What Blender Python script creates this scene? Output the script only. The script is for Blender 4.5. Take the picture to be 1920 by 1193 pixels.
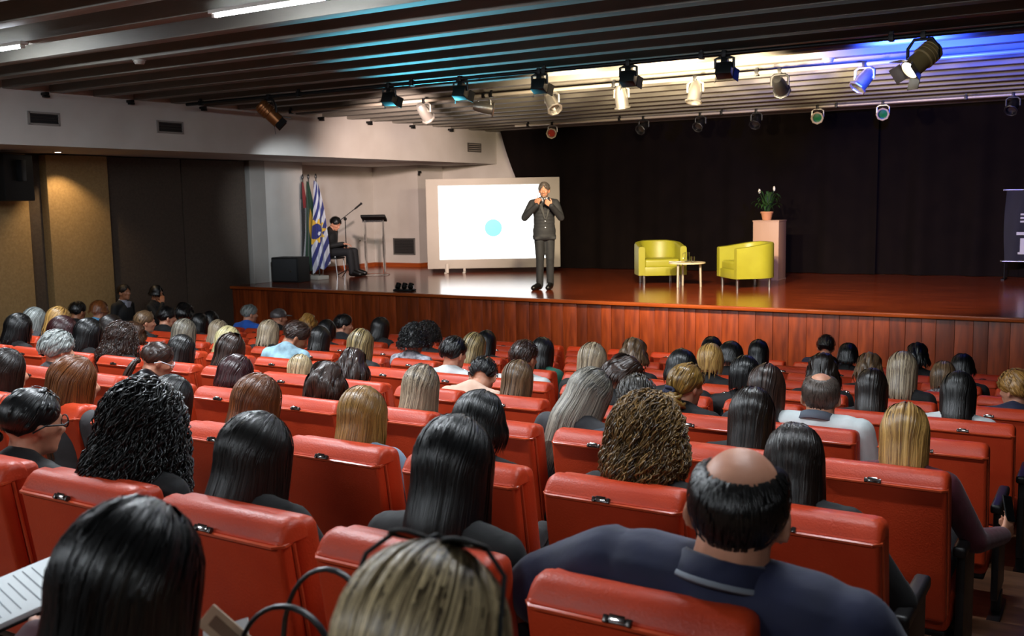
import bpy, bmesh, math, random
from math import sin, cos, pi, radians as rad, sqrt, exp
from mathutils import Vector as V, Matrix as M4, noise as mnoise, Euler

for _o in list(bpy.data.objects): bpy.data.objects.remove(_o, do_unlink=True)
SC = bpy.context.scene
COL = SC.collection
random.seed(7)

# ------------------------------------------------------------------ camera
CAM_Z = 2.90
cam_d = bpy.data.cameras.new('camera'); cam = bpy.data.objects.new('camera', cam_d); COL.objects.link(cam)
cam_d.sensor_width = 36.0; cam_d.lens = 1887.0/1920*36; cam_d.clip_start = .05; cam_d.clip_end = 80
_r = M4(((0.85286181, 0.04548229, -0.52015199), (0.52183573, -0.10806752, 0.84617308), (-0.01772565, -0.9931026, -0.11590094)))
_rot = M4((( _r[0][0], -_r[0][1], -_r[0][2]), (_r[1][0], -_r[1][1], -_r[1][2]), (_r[2][0], -_r[2][1], -_r[2][2])))
cam.matrix_world = M4.Translation((0, 0, CAM_Z)) @ _rot.to_4x4()
cam_d.dof.use_dof = True; cam_d.dof.focus_distance = 6.0; cam_d.dof.aperture_fstop = 5.6
SC.camera = cam

# ------------------------------------------------------------------ world, exposure
w = bpy.data.worlds.new('world'); SC.world = w; w.use_nodes = True
w.node_tree.nodes['Background'].inputs[0].default_value = (.012, .012, .014, 1)
w.node_tree.nodes['Background'].inputs[1].default_value = .25
SC.view_settings.view_transform = 'Standard'; SC.view_settings.look = 'None'
SC.view_settings.exposure = 0.0; SC.view_settings.gamma = 1.0; SC.view_settings.use_curve_mapping = False

def lamp(name, kind, loc, target, power, color, size=.1, angle=60, blend=.5, parent=None, sy=None):
    d = bpy.data.lights.new(name, kind); d.energy = power; d.color = color
    if kind == 'SPOT': d.spot_size = rad(angle); d.spot_blend = blend; d.shadow_soft_size = size
    elif kind == 'AREA':
        d.size = size
        if sy: d.shape = 'RECTANGLE'; d.size_y = sy
    else: d.shadow_soft_size = size
    o = bpy.data.objects.new(name, d); COL.objects.link(o)
    o.location = loc
    o.rotation_euler = (V(target)-V(loc)).to_track_quat('-Z', 'Y').to_euler()
    if parent: o.parent = parent
    return o
WARM = (1.0, .80, .55); COOL = (.86, .93, 1.0)
# house fluorescent rows on the ceiling beams (only their light here; the fittings are built below)
TUBES = [(-9.43, 5.80, 95), (-5.70, 5.80, 110), (-1.9, 5.80, 28), (-7.6, 3.13, 100), (-4.0, 3.13, 95), (-.8, 3.13, 22), (-7.0, -1.5, 65), (-3.0, -1.5, 36), (.8, -1.5, 6)]
for tx, ty, tp in TUBES:
    lamp('house_light', 'AREA', (tx, ty, 4.33), (tx, ty, 0), tp, COOL, 1.15, sy=.06)
# stage wash from the lighting pipes, with an added cool fill last
lamp('stage_key', 'SPOT', (-4.8, 10.6, 4.15), (-6.6, 16.0, 1.4), 880, WARM, .09, 50, .7)
lamp('stage_key', 'SPOT', (-3.7, 10.6, 4.15), (-4.9, 15.4, 1.3), 800, WARM, .09, 54, .8)
lamp('stage_key', 'SPOT', (-5.93, 10.6, 4.15), (-8.2, 14.6, 2.3), 900, WARM, .09, 36, .7)
lamp('stage_fill', 'SPOT', (-1.9, 10.7, 3.95), (-2.8, 16.4, 1.3), 1000, WARM, .1, 52, .8)
lamp('front_wash', 'SPOT', (-5.2, 10.2, 4.15), (-5.4, 13.4, .9), 380, WARM, .1, 82, .9)
lamp('front_wash', 'SPOT', (-4.2, 10.2, 4.15), (-4.3, 13.4, .9), 130, WARM, .1, 82, .9)
lamp('stage_side', 'SPOT', (-8.14, 10.6, 4.1), (-13.9, 18.5, 3.0), 3000, (1, .77, .68), .1, 44, 1)
lamp('added_screen_fill', 'SPOT', (-10.1, 10.6, 3.95), (-14.2, 14.8, 2.5), 600, (.82, .92, 1), .1, 34, .8)  # added spot standing in for the screen's cool light on the pier
# open floods: their wide spill lights the beam faces ahead of the pipe
lamp('flood_spill', 'SPOT', (-4.75, 10.75, 4.06), (-4.75, 14.5, 4.3), 900, (1, .80, .52), .08, 150, .9)
lamp('flood_spill', 'SPOT', (-3.65, 10.75, 4.06), (-3.9, 14.5, 4.3), 520, (1, .80, .52), .08, 110, .9)
lamp('flood_spill', 'SPOT', (-5.93, 10.75, 4.06), (-6.0, 14.5, 4.3), 560, (1, .80, .54), .08, 130, .9)
lamp('blue_spill', 'SPOT', (-2.1, 10.75, 4.2), (-1.9, 12.6, 4.6), 1500, (.03, .08, 1), .08, 115, .8)
# added cyan spot at the stage lip, standing in for reflected projector light
lamp('cyan_reflect_spot', 'SPOT', (-10.35, 13.35, 1.62), (-5.3, 9.0, 4.5), 1500, (.12, .75, 1), .05, 40, .6)
# recessed downlight over the beige wall panel
lamp('downlight_beam', 'SPOT', (-13.62, 9.55, 3.72), (-13.98, 9.9, 0), 85, (1, .70, .38), .04, 100, .5)

# ------------------------------------------------------------------ materials
def lin(c):
    if isinstance(c, str):
        c = [int(c[i:i+2], 16)/255 for i in (0, 2, 4)]
    return tuple(((x+.055)/1.055)**2.4 if x > .04045 else x/12.92 for x in c)+(1,)
MATS = {}
def mat(name, color, rough=.5, metal=0, color2=None, scale=8, stretch=(1, 1, 1), bump=0, bscale=None, emit=0, trans=0, spec=.5, coat=0, rnd=None, detail=4, coords='Object', sheen=0, ior=None):
    if name in MATS: return MATS[name]
    m = bpy.data.materials.new(name); m.use_nodes = True; nt = m.node_tree; N = nt.nodes; L = nt.links
    b = N['Principled BSDF']; MATS[name] = m
    c1 = lin(color); b.inputs['Base Color'].default_value = c1
    b.inputs['Roughness'].default_value = rough; b.inputs['Metallic'].default_value = metal
    b.inputs['Specular IOR Level'].default_value = spec
    if coat: b.inputs['Coat Weight'].default_value = coat; b.inputs['Coat Roughness'].default_value = .12
    if ior: b.inputs['IOR'].default_value = ior
    if sheen: b.inputs['Sheen Weight'].default_value = sheen
    if trans: b.inputs['Transmission Weight'].default_value = trans
    if emit:
        b.inputs['Emission Color'].default_value = c1; b.inputs['Emission Strength'].default_value = emit
    tc = N.new('ShaderNodeTexCoord'); mp = N.new('ShaderNodeMapping'); mp.inputs['Scale'].default_value = stretch
    L.new(tc.outputs[coords], mp.inputs['Vector'])
    src = None
    if color2:
        t = N.new('ShaderNodeTexNoise'); t.inputs['Scale'].default_value = scale; t.inputs['Detail'].default_value = detail
        L.new(mp.outputs[0], t.inputs['Vector'])
        r = N.new('ShaderNodeValToRGB'); r.color_ramp.elements[0].position = .32; r.color_ramp.elements[1].position = .68
        r.color_ramp.elements[0].color = c1; r.color_ramp.elements[1].color = lin(color2)
        L.new(t.outputs['Fac'], r.inputs['Fac']); src = r.outputs[0]
        if rnd:
            oi = N.new('ShaderNodeObjectInfo'); mr = N.new('ShaderNodeMapRange'); mr.inputs[3].default_value = rnd[0]; mr.inputs[4].default_value = rnd[1]
            L.new(oi.outputs['Random'], mr.inputs[0])
            ad = N.new('ShaderNodeVectorMath'); ad.operation = 'ADD'
            L.new(mp.outputs[0], ad.inputs[0]); cb = N.new('ShaderNodeCombineXYZ'); mu = N.new('ShaderNodeMath'); mu.operation = 'MULTIPLY'; mu.inputs[1].default_value = 37.0
            L.new(oi.outputs['Random'], mu.inputs[0]); L.new(mu.outputs[0], cb.inputs[0]); L.new(mu.outputs[0], cb.inputs[1]); L.new(cb.outputs[0], ad.inputs[1]); L.new(ad.outputs[0], t.inputs['Vector'])
            hs = N.new('ShaderNodeHueSaturation'); L.new(mr.outputs[0], hs.inputs['Value']); L.new(src, hs.inputs['Color']); src = hs.outputs[0]
        L.new(src, b.inputs['Base Color'])
    if bump:
        t2 = N.new('ShaderNodeTexNoise'); t2.inputs['Scale'].default_value = bscale or scale; t2.inputs['Detail'].default_value = 3
        L.new(mp.outputs[0], t2.inputs['Vector'])
        bp = N.new('ShaderNodeBump'); bp.inputs['Strength'].default_value = bump; bp.inputs['Distance'].default_value = .01
        L.new(t2.outputs['Fac'], bp.inputs['Height']); L.new(bp.outputs[0], b.inputs['Normal'])
    return m

# ------------------------------------------------------------------ mesh helpers
def box(bm, c, s, bev=0, seg=2, R=None):
    g = bmesh.ops.create_cube(bm, size=1)
    vs = g['verts']
    for v in vs: v.co = V((v.co.x*s[0], v.co.y*s[1], v.co.z*s[2]))
    if bev:
        es = list({e for v in vs for e in v.link_edges})
        r = bmesh.ops.bevel(bm, geom=es, offset=bev, segments=seg, profile=.6, affect='EDGES')
        vs = [v for v in r['verts'] if v.is_valid]
        vs = list({w for f in r['faces'] for w in f.verts} | {v for v in vs} | {w for v in vs for f in v.link_faces for w in f.verts})
    T = M4.Translation(c) @ (R.to_4x4() if R else M4.Identity(4))
    for v in vs: v.co = T @ v.co
    return vs
def frames(pts):
    out = []; n = len(pts); prev = None
    for i in range(n):
        t = (pts[min(i+1, n-1)]-pts[max(i-1, 0)])
        t = t.normalized() if t.length > 1e-9 else V((0, 0, 1))
        if prev is None:
            a = V((1, 0, 0)) if abs(t.x) < .8 else V((0, 1, 0))
            u = t.cross(a).normalized()
        else:
            u = (prev-t*prev.dot(t)); u = u.normalized() if u.length > 1e-6 else t.orthogonal().normalized()
        prev = u; out.append((u, t.cross(u)))
    return out
def tube(bm, pts, r, n=8, cap=True, flat=1):
    pts = [V(p) for p in pts]; fr = frames(pts); rings = []
    for i, p in enumerate(pts):
        ri = r[i] if isinstance(r, (list, tuple)) else r
        u, v = fr[i]
        rings.append([bm.verts.new(p+u*(ri*cos(2*pi*k/n))+v*(ri*flat*sin(2*pi*k/n))) for k in range(n)])
    for a, b in zip(rings, rings[1:]):
        for k in range(n): bm.faces.new((a[k], a[(k+1) % n], b[(k+1) % n], b[k]))
    if cap:
        bm.faces.new(rings[0][::-1]); bm.faces.new(rings[-1])
def capsule(bm, p0, p1, r0, r1, n=12):
    p0 = V(p0); p1 = V(p1); d = (p1-p0); L = d.length
    d = d/L if L > 1e-6 else V((0, 0, 1))
    pts = []; rs = []
    for k in range(5):
        a = pi/2*(1-k/4); pts.append(p0-d*r0*sin(a)); rs.append(max(r0*cos(a), 1e-4))
    for k in range(5):
        a = pi/2*k/4; pts.append(p1+d*r1*sin(a)); rs.append(max(r1*cos(a), 1e-4))
    tube(bm, pts, rs, n)
def ell(bm, c, r, R=None, sub=3):
    g = bmesh.ops.create_icosphere(bm, subdivisions=sub, radius=1)
    T = M4.Translation(c) @ (R.to_4x4() if R else M4.Identity(4)) @ M4.Diagonal((r[0], r[1], r[2], 1))
    for v in g['verts']: v.co = T @ v.co
    return g['verts']
def lathe(bm, prof, n=20, T=None):
    rings = []
    for r, z in prof:
        rings.append([bm.verts.new((r*cos(2*pi*k/n), r*sin(2*pi*k/n), z)) for k in range(n)])
    for a, b in zip(rings, rings[1:]):
        for k in range(n): bm.faces.new((a[k], a[(k+1) % n], b[(k+1) % n], b[k]))
    for rg, fl in ((rings[0], 1), (rings[-1], 0)):
        bm.faces.new(rg[::-1] if fl else rg)
    if T:
        for rg in rings:
            for v in rg: v.co = T @ v.co
def prism(bm, poly, depth, T=None, bev=0):
    """poly in xz, extruded along y by depth, centred"""
    a = [bm.verts.new((x, -depth/2, z)) for x, z in poly]; b = [bm.verts.new((x, depth/2, z)) for x, z in poly]
    n = len(poly); bm.faces.new(a); bm.faces.new(b[::-1])
    for k in range(n): bm.faces.new((a[(k+1) % n], a[k], b[k], b[(k+1) % n]))
    vs = a+b
    if T:
        for v in vs: v.co = T @ v.co
def NB(): return bmesh.new()
def mesh_of(name, bm, smooth=40, recalc=True):
    if recalc: bmesh.ops.recalc_face_normals(bm, faces=bm.faces)
    me = bpy.data.meshes.new(name); bm.to_mesh(me); bm.free()
    if smooth:
        for p in me.polygons: p.use_smooth = True
        if smooth < 180: me.set_sharp_from_angle(angle=rad(smooth))
    return me
def ob(name, me, m=None, parent=None, loc=None, rot=None, per_object=False):
    o = bpy.data.objects.new(name, me); COL.objects.link(o)
    if parent: o.parent = parent
    if loc: o.location = loc
    if rot: o.rotation_euler = rot
    if m:
        if not me.materials: me.materials.append(m)
        if me.materials[0] != m:
            o.material_slots[0].link = 'OBJECT'; o.material_slots[0].material = m
    return o
def part(name, bm, m, parent=None, smooth=40, **k): return ob(name, mesh_of(name, bm, smooth), m, parent, **k)
def tag(o, label=None, cat=None, group=None, kind=None):
    if label: o['label'] = label
    if cat: o['category'] = cat
    if group: o['group'] = group
    if kind: o['kind'] = kind
    return o
def thing(name, label, cat, loc=(0, 0, 0), rz=0, group=None, s=1):
    o = bpy.data.objects.new(name, None); COL.objects.link(o); o.empty_display_size = .1
    o.location = loc; o.rotation_euler = (0, 0, rz); o.scale = (s, s, s)
    return tag(o, label, cat, group)
def copy_tree(o, parent=None):
    c = o.copy(); COL.objects.link(c); c.parent = parent
    for ch in o.children: copy_tree(ch, c)
    return c
def struct(name, bm, m, parent=None, smooth=0):
    o = part(name, bm, m, parent, smooth)
    if not parent: o['kind'] = 'structure'
    return o
def abox(bm, x0, x1, y0, y1, z0, z1, bev=0):
    return box(bm, ((x0+x1)/2, (y0+y1)/2, (z0+z1)/2), (x1-x0, y1-y0, z1-z0), bev)

# ------------------------------------------------------------------ room
ROW_Y = lambda k: 1.84+1.1*(k-1)
ROW_Z = lambda k: 1.147-.1272*(k-1)
STAGE_Z = 1.42; CEIL = 4.44
m_white = mat('white_plaster', 'c9c4be', .75, color2='bdb7b0', scale=1.5, bump=.05, bscale=60)
m_floor = mat('dark_aisle_wood', '6a4a34', .35, color2='4e3424', scale=3, stretch=(1, 9, 1), bump=.05)
m_beam = mat('painted_concrete_beam', '7f7b72', .62, color2='6a665f', scale=2.2, stretch=(.4, 2, 2), bump=.12, bscale=40)
m_slab = mat('dark_slab', '2a2622', .8)
m_bei = mat('beige_acoustic_panel', '9c8054', .8, color2='8c7148', scale=30, bump=.25, bscale=120)
m_dkp = mat('dark_acoustic_panel', '4a3e34', .85, color2='40352c', scale=30, bump=.25, bscale=120)
m_blk = mat('matte_black', '070707', .6, spec=.3)
m_deck = mat('stage_deck_wood', '84381a', .17, color2='56200e', scale=2.4, stretch=(.9, 14, 1), bump=.035, bscale=3, spec=.42, coat=.1, detail=6)
m_board = mat('stage_board_wood', '9a4318', .38, color2='6e2a0c', scale=5, stretch=(3.5, 3.5, .5), rnd=(.6, 1.25), bump=.04, detail=6)
m_nose = mat('stage_nosing_wood', 'a8501f', .28, color2='8a3c14', scale=4, stretch=(.4, 3, 3))
m_metal = mat('brushed_metal', 'a8a8a8', .3, 1)
m_chrome = mat('chrome', 'd8d8d8', .12, 1)

b = NB()
for k in range(-4, 11):
    y0 = ROW_Y(k)-.1; y1 = ROW_Y(k)+1.0
    abox(b, -12.6, 5, y0, y1, -.4, max(ROW_Z(k), .001))
abox(b, -14.2, -12.6, -4.5, 13.2, -.4, 0); abox(b, -12.6, 5, ROW_Y(10)+1.0, 13.2, -.4, 0)
fl = struct('floor', b, m_floor)
# ceiling slab with its ribs
b = NB(); abox(b, -15.4, 5, -4.5, 20, 5.0, 5.15)
ceil = struct('ceiling', b, m_slab)
b = NB(); abox(b, -8.7, 8.7, -.08, .08, 0, .58, .008); bme = mesh_of('beam', b)
BEAM0 = 7.13
for n in range(-16, 19):
    o = ob('beam', bme, m_beam, ceil, (-3.68, BEAM0+.08+.667*n, CEIL))
# left wall: bulkhead above, acoustic panels below, pier and stage side walls
b = NB(); abox(b, -15.5, -14.22, -4.5, 13.5, 0, 3.73); struct('wall_left', b, m_dkp); wl = bpy.data.objects['wall_left']
b = NB(); abox(b, -15.5, -12.38, -4.5, 19.62, 3.735, 5.0); bulk = struct('trim_1', b, m_white)
bulk['label'] = 'white bulkhead running along the left side under the ceiling beams'
for y0, y1, z0, x, mm in ((9.46, 10.54, 0, -14.05, m_bei), (7.6, 9.14, 0, -14.05, m_bei), (5.2, 7.5, 0, -14.05, m_bei), (10.56, 12.08, 0, -14.14, m_dkp), (12.1, 13.58, 0, -14.14, m_dkp)):
    b = NB(); abox(b, -14.24, x, y0, y1, z0+.02, 3.72, .012); part('acoustic_panel', b, mm, wl)
m_grey = mat('shaded_plaster', '8f8a84', .75, color2='86817b', scale=2)  # shade on the pier put into a greyer plaster colour
b = NB(); abox(b, -15.5, -14.08, 13.64, 14.03, STAGE_Z, 3.73, .01); o = struct('wall_pier', b, m_grey)
b = NB(); abox(b, -15.5, -14.2, 14.03, 15.18, STAGE_Z, 3.73); struct('wall_stage_left', b, m_white)
b = NB(); abox(b, -15.5, -15.2, 15.18, 18.62, STAGE_Z, 3.73); struct('wall_stage_side', b, m_white)
b = NB(); abox(b, -15.5, -13.89, 18.6, 19.8, STAGE_Z, 3.73); struct('wall_stage_corner', b, m_white)
b = NB(); abox(b, -13.89, 5, 19.6, 19.9, 0, 5.0); struct('wall_stage_back', b, m_white)
b = NB(); abox(b, -15.19, -13.9, 18.57, 18.6, STAGE_Z, STAGE_Z+.09); abox(b, -15.2, -15.17, 15.18, 18.6, STAGE_Z, STAGE_Z+.09); abox(b, -13.89, -13.86, 18.57, 19.58, STAGE_Z, STAGE_Z+.09); abox(b, -13.86, -12, 19.57, 19.6, STAGE_Z, STAGE_Z+.09)
struct('baseboard_stage', b, m_nose)
b = NB(); abox(b, 5, 5.3, -4.5, 20, 0, 5.0); struct('wall_right', b, m_dkp)
b = NB(); abox(b, -15.5, 5, -4.8, -4.5, 0, 5.0); struct('wall_back', b, m_dkp)

# stage
stage = tag(thing('stage', 'raised wooden stage with glossy reddish deck and vertical boarded front', 'stage', (-5, 13.1, 0)), kind='structure')
b = NB(); abox(b, -10.45, 10, .05, 6.5, STAGE_Z-.06, STAGE_Z); part('deck', b, m_deck, stage, 0)
b = NB(); abox(b, -9.2, 10, -.03, .06, STAGE_Z-.045, STAGE_Z+.004, .008); part('nosing', b, m_nose, stage)
b = NB(); abox(b, -9.2, 10, .06, .1, 0, STAGE_Z-.06); part('front_frame', b, m_blk, stage, 0)
widths = [.165, .19, .21, .235]; bms = []
for wd in widths:
    b = NB(); abox(b, 0, wd-.004, 0, .025, .0, STAGE_Z-.05, .003); bms.append(mesh_of('front_board', b))
x = -9.19
while x < 6:
    i = random.randrange(4); ob('front_board', bms[i], m_board, stage, (x, .03+random.uniform(-.004, .004), 0)); x += widths[i]

# black curtains
m_cur = mat('black_curtain_cloth', '110b0a', .95, color2='0d0808', scale=3, spec=.1)
def curtain(name, label, xa, xb, y, seed, skew=None, amp=.05):
    rnd = random.Random(seed); b = NB(); nx = int((xb-xa)/.045); nz = 14; ph = [rnd.uniform(0, 6.28) for _ in range(5)]
    g = []
    for i in range(nx+1):
        u = i/nx; col = []
        for j in range(nz+1):
            t = j/nz; z = 4.9*(1-t)+(STAGE_Z+.01)*t; xl = xa+(skew*(1-t) if skew else 0); x = xl+(xb-xl)*u
            d = amp*(.35+.65*t)*(sin(x*7+ph[0]+.5*t)+.6*sin(x*13.3+ph[1]+t)+.5*sin(x*3.1+ph[2]))
            col.append(b.verts.new((x, y+d, z)))
        g.append(col)
    for i in range(nx):
        for j in range(nz): b.faces.new((g[i][j], g[i+1][j], g[i+1][j+1], g[i][j+1]))
    return tag(part(name, b, m_cur, None, 180), label, 'curtain', 'black curtains behind the stage')
curtain('stage_curtain', 'black backdrop curtain with slanted left edge directly behind the projection screen', -11.06, -8.9, 19.28, 1, skew=-1.15)
curtain('stage_curtain', 'black backdrop curtain behind the left green armchair', -9.0, -3.98, 19.3, 2)
curtain('stage_curtain', 'black backdrop curtain right of the dark gap behind the plant pedestal', -4.1, 5, 19.42, 3, amp=.07)
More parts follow.
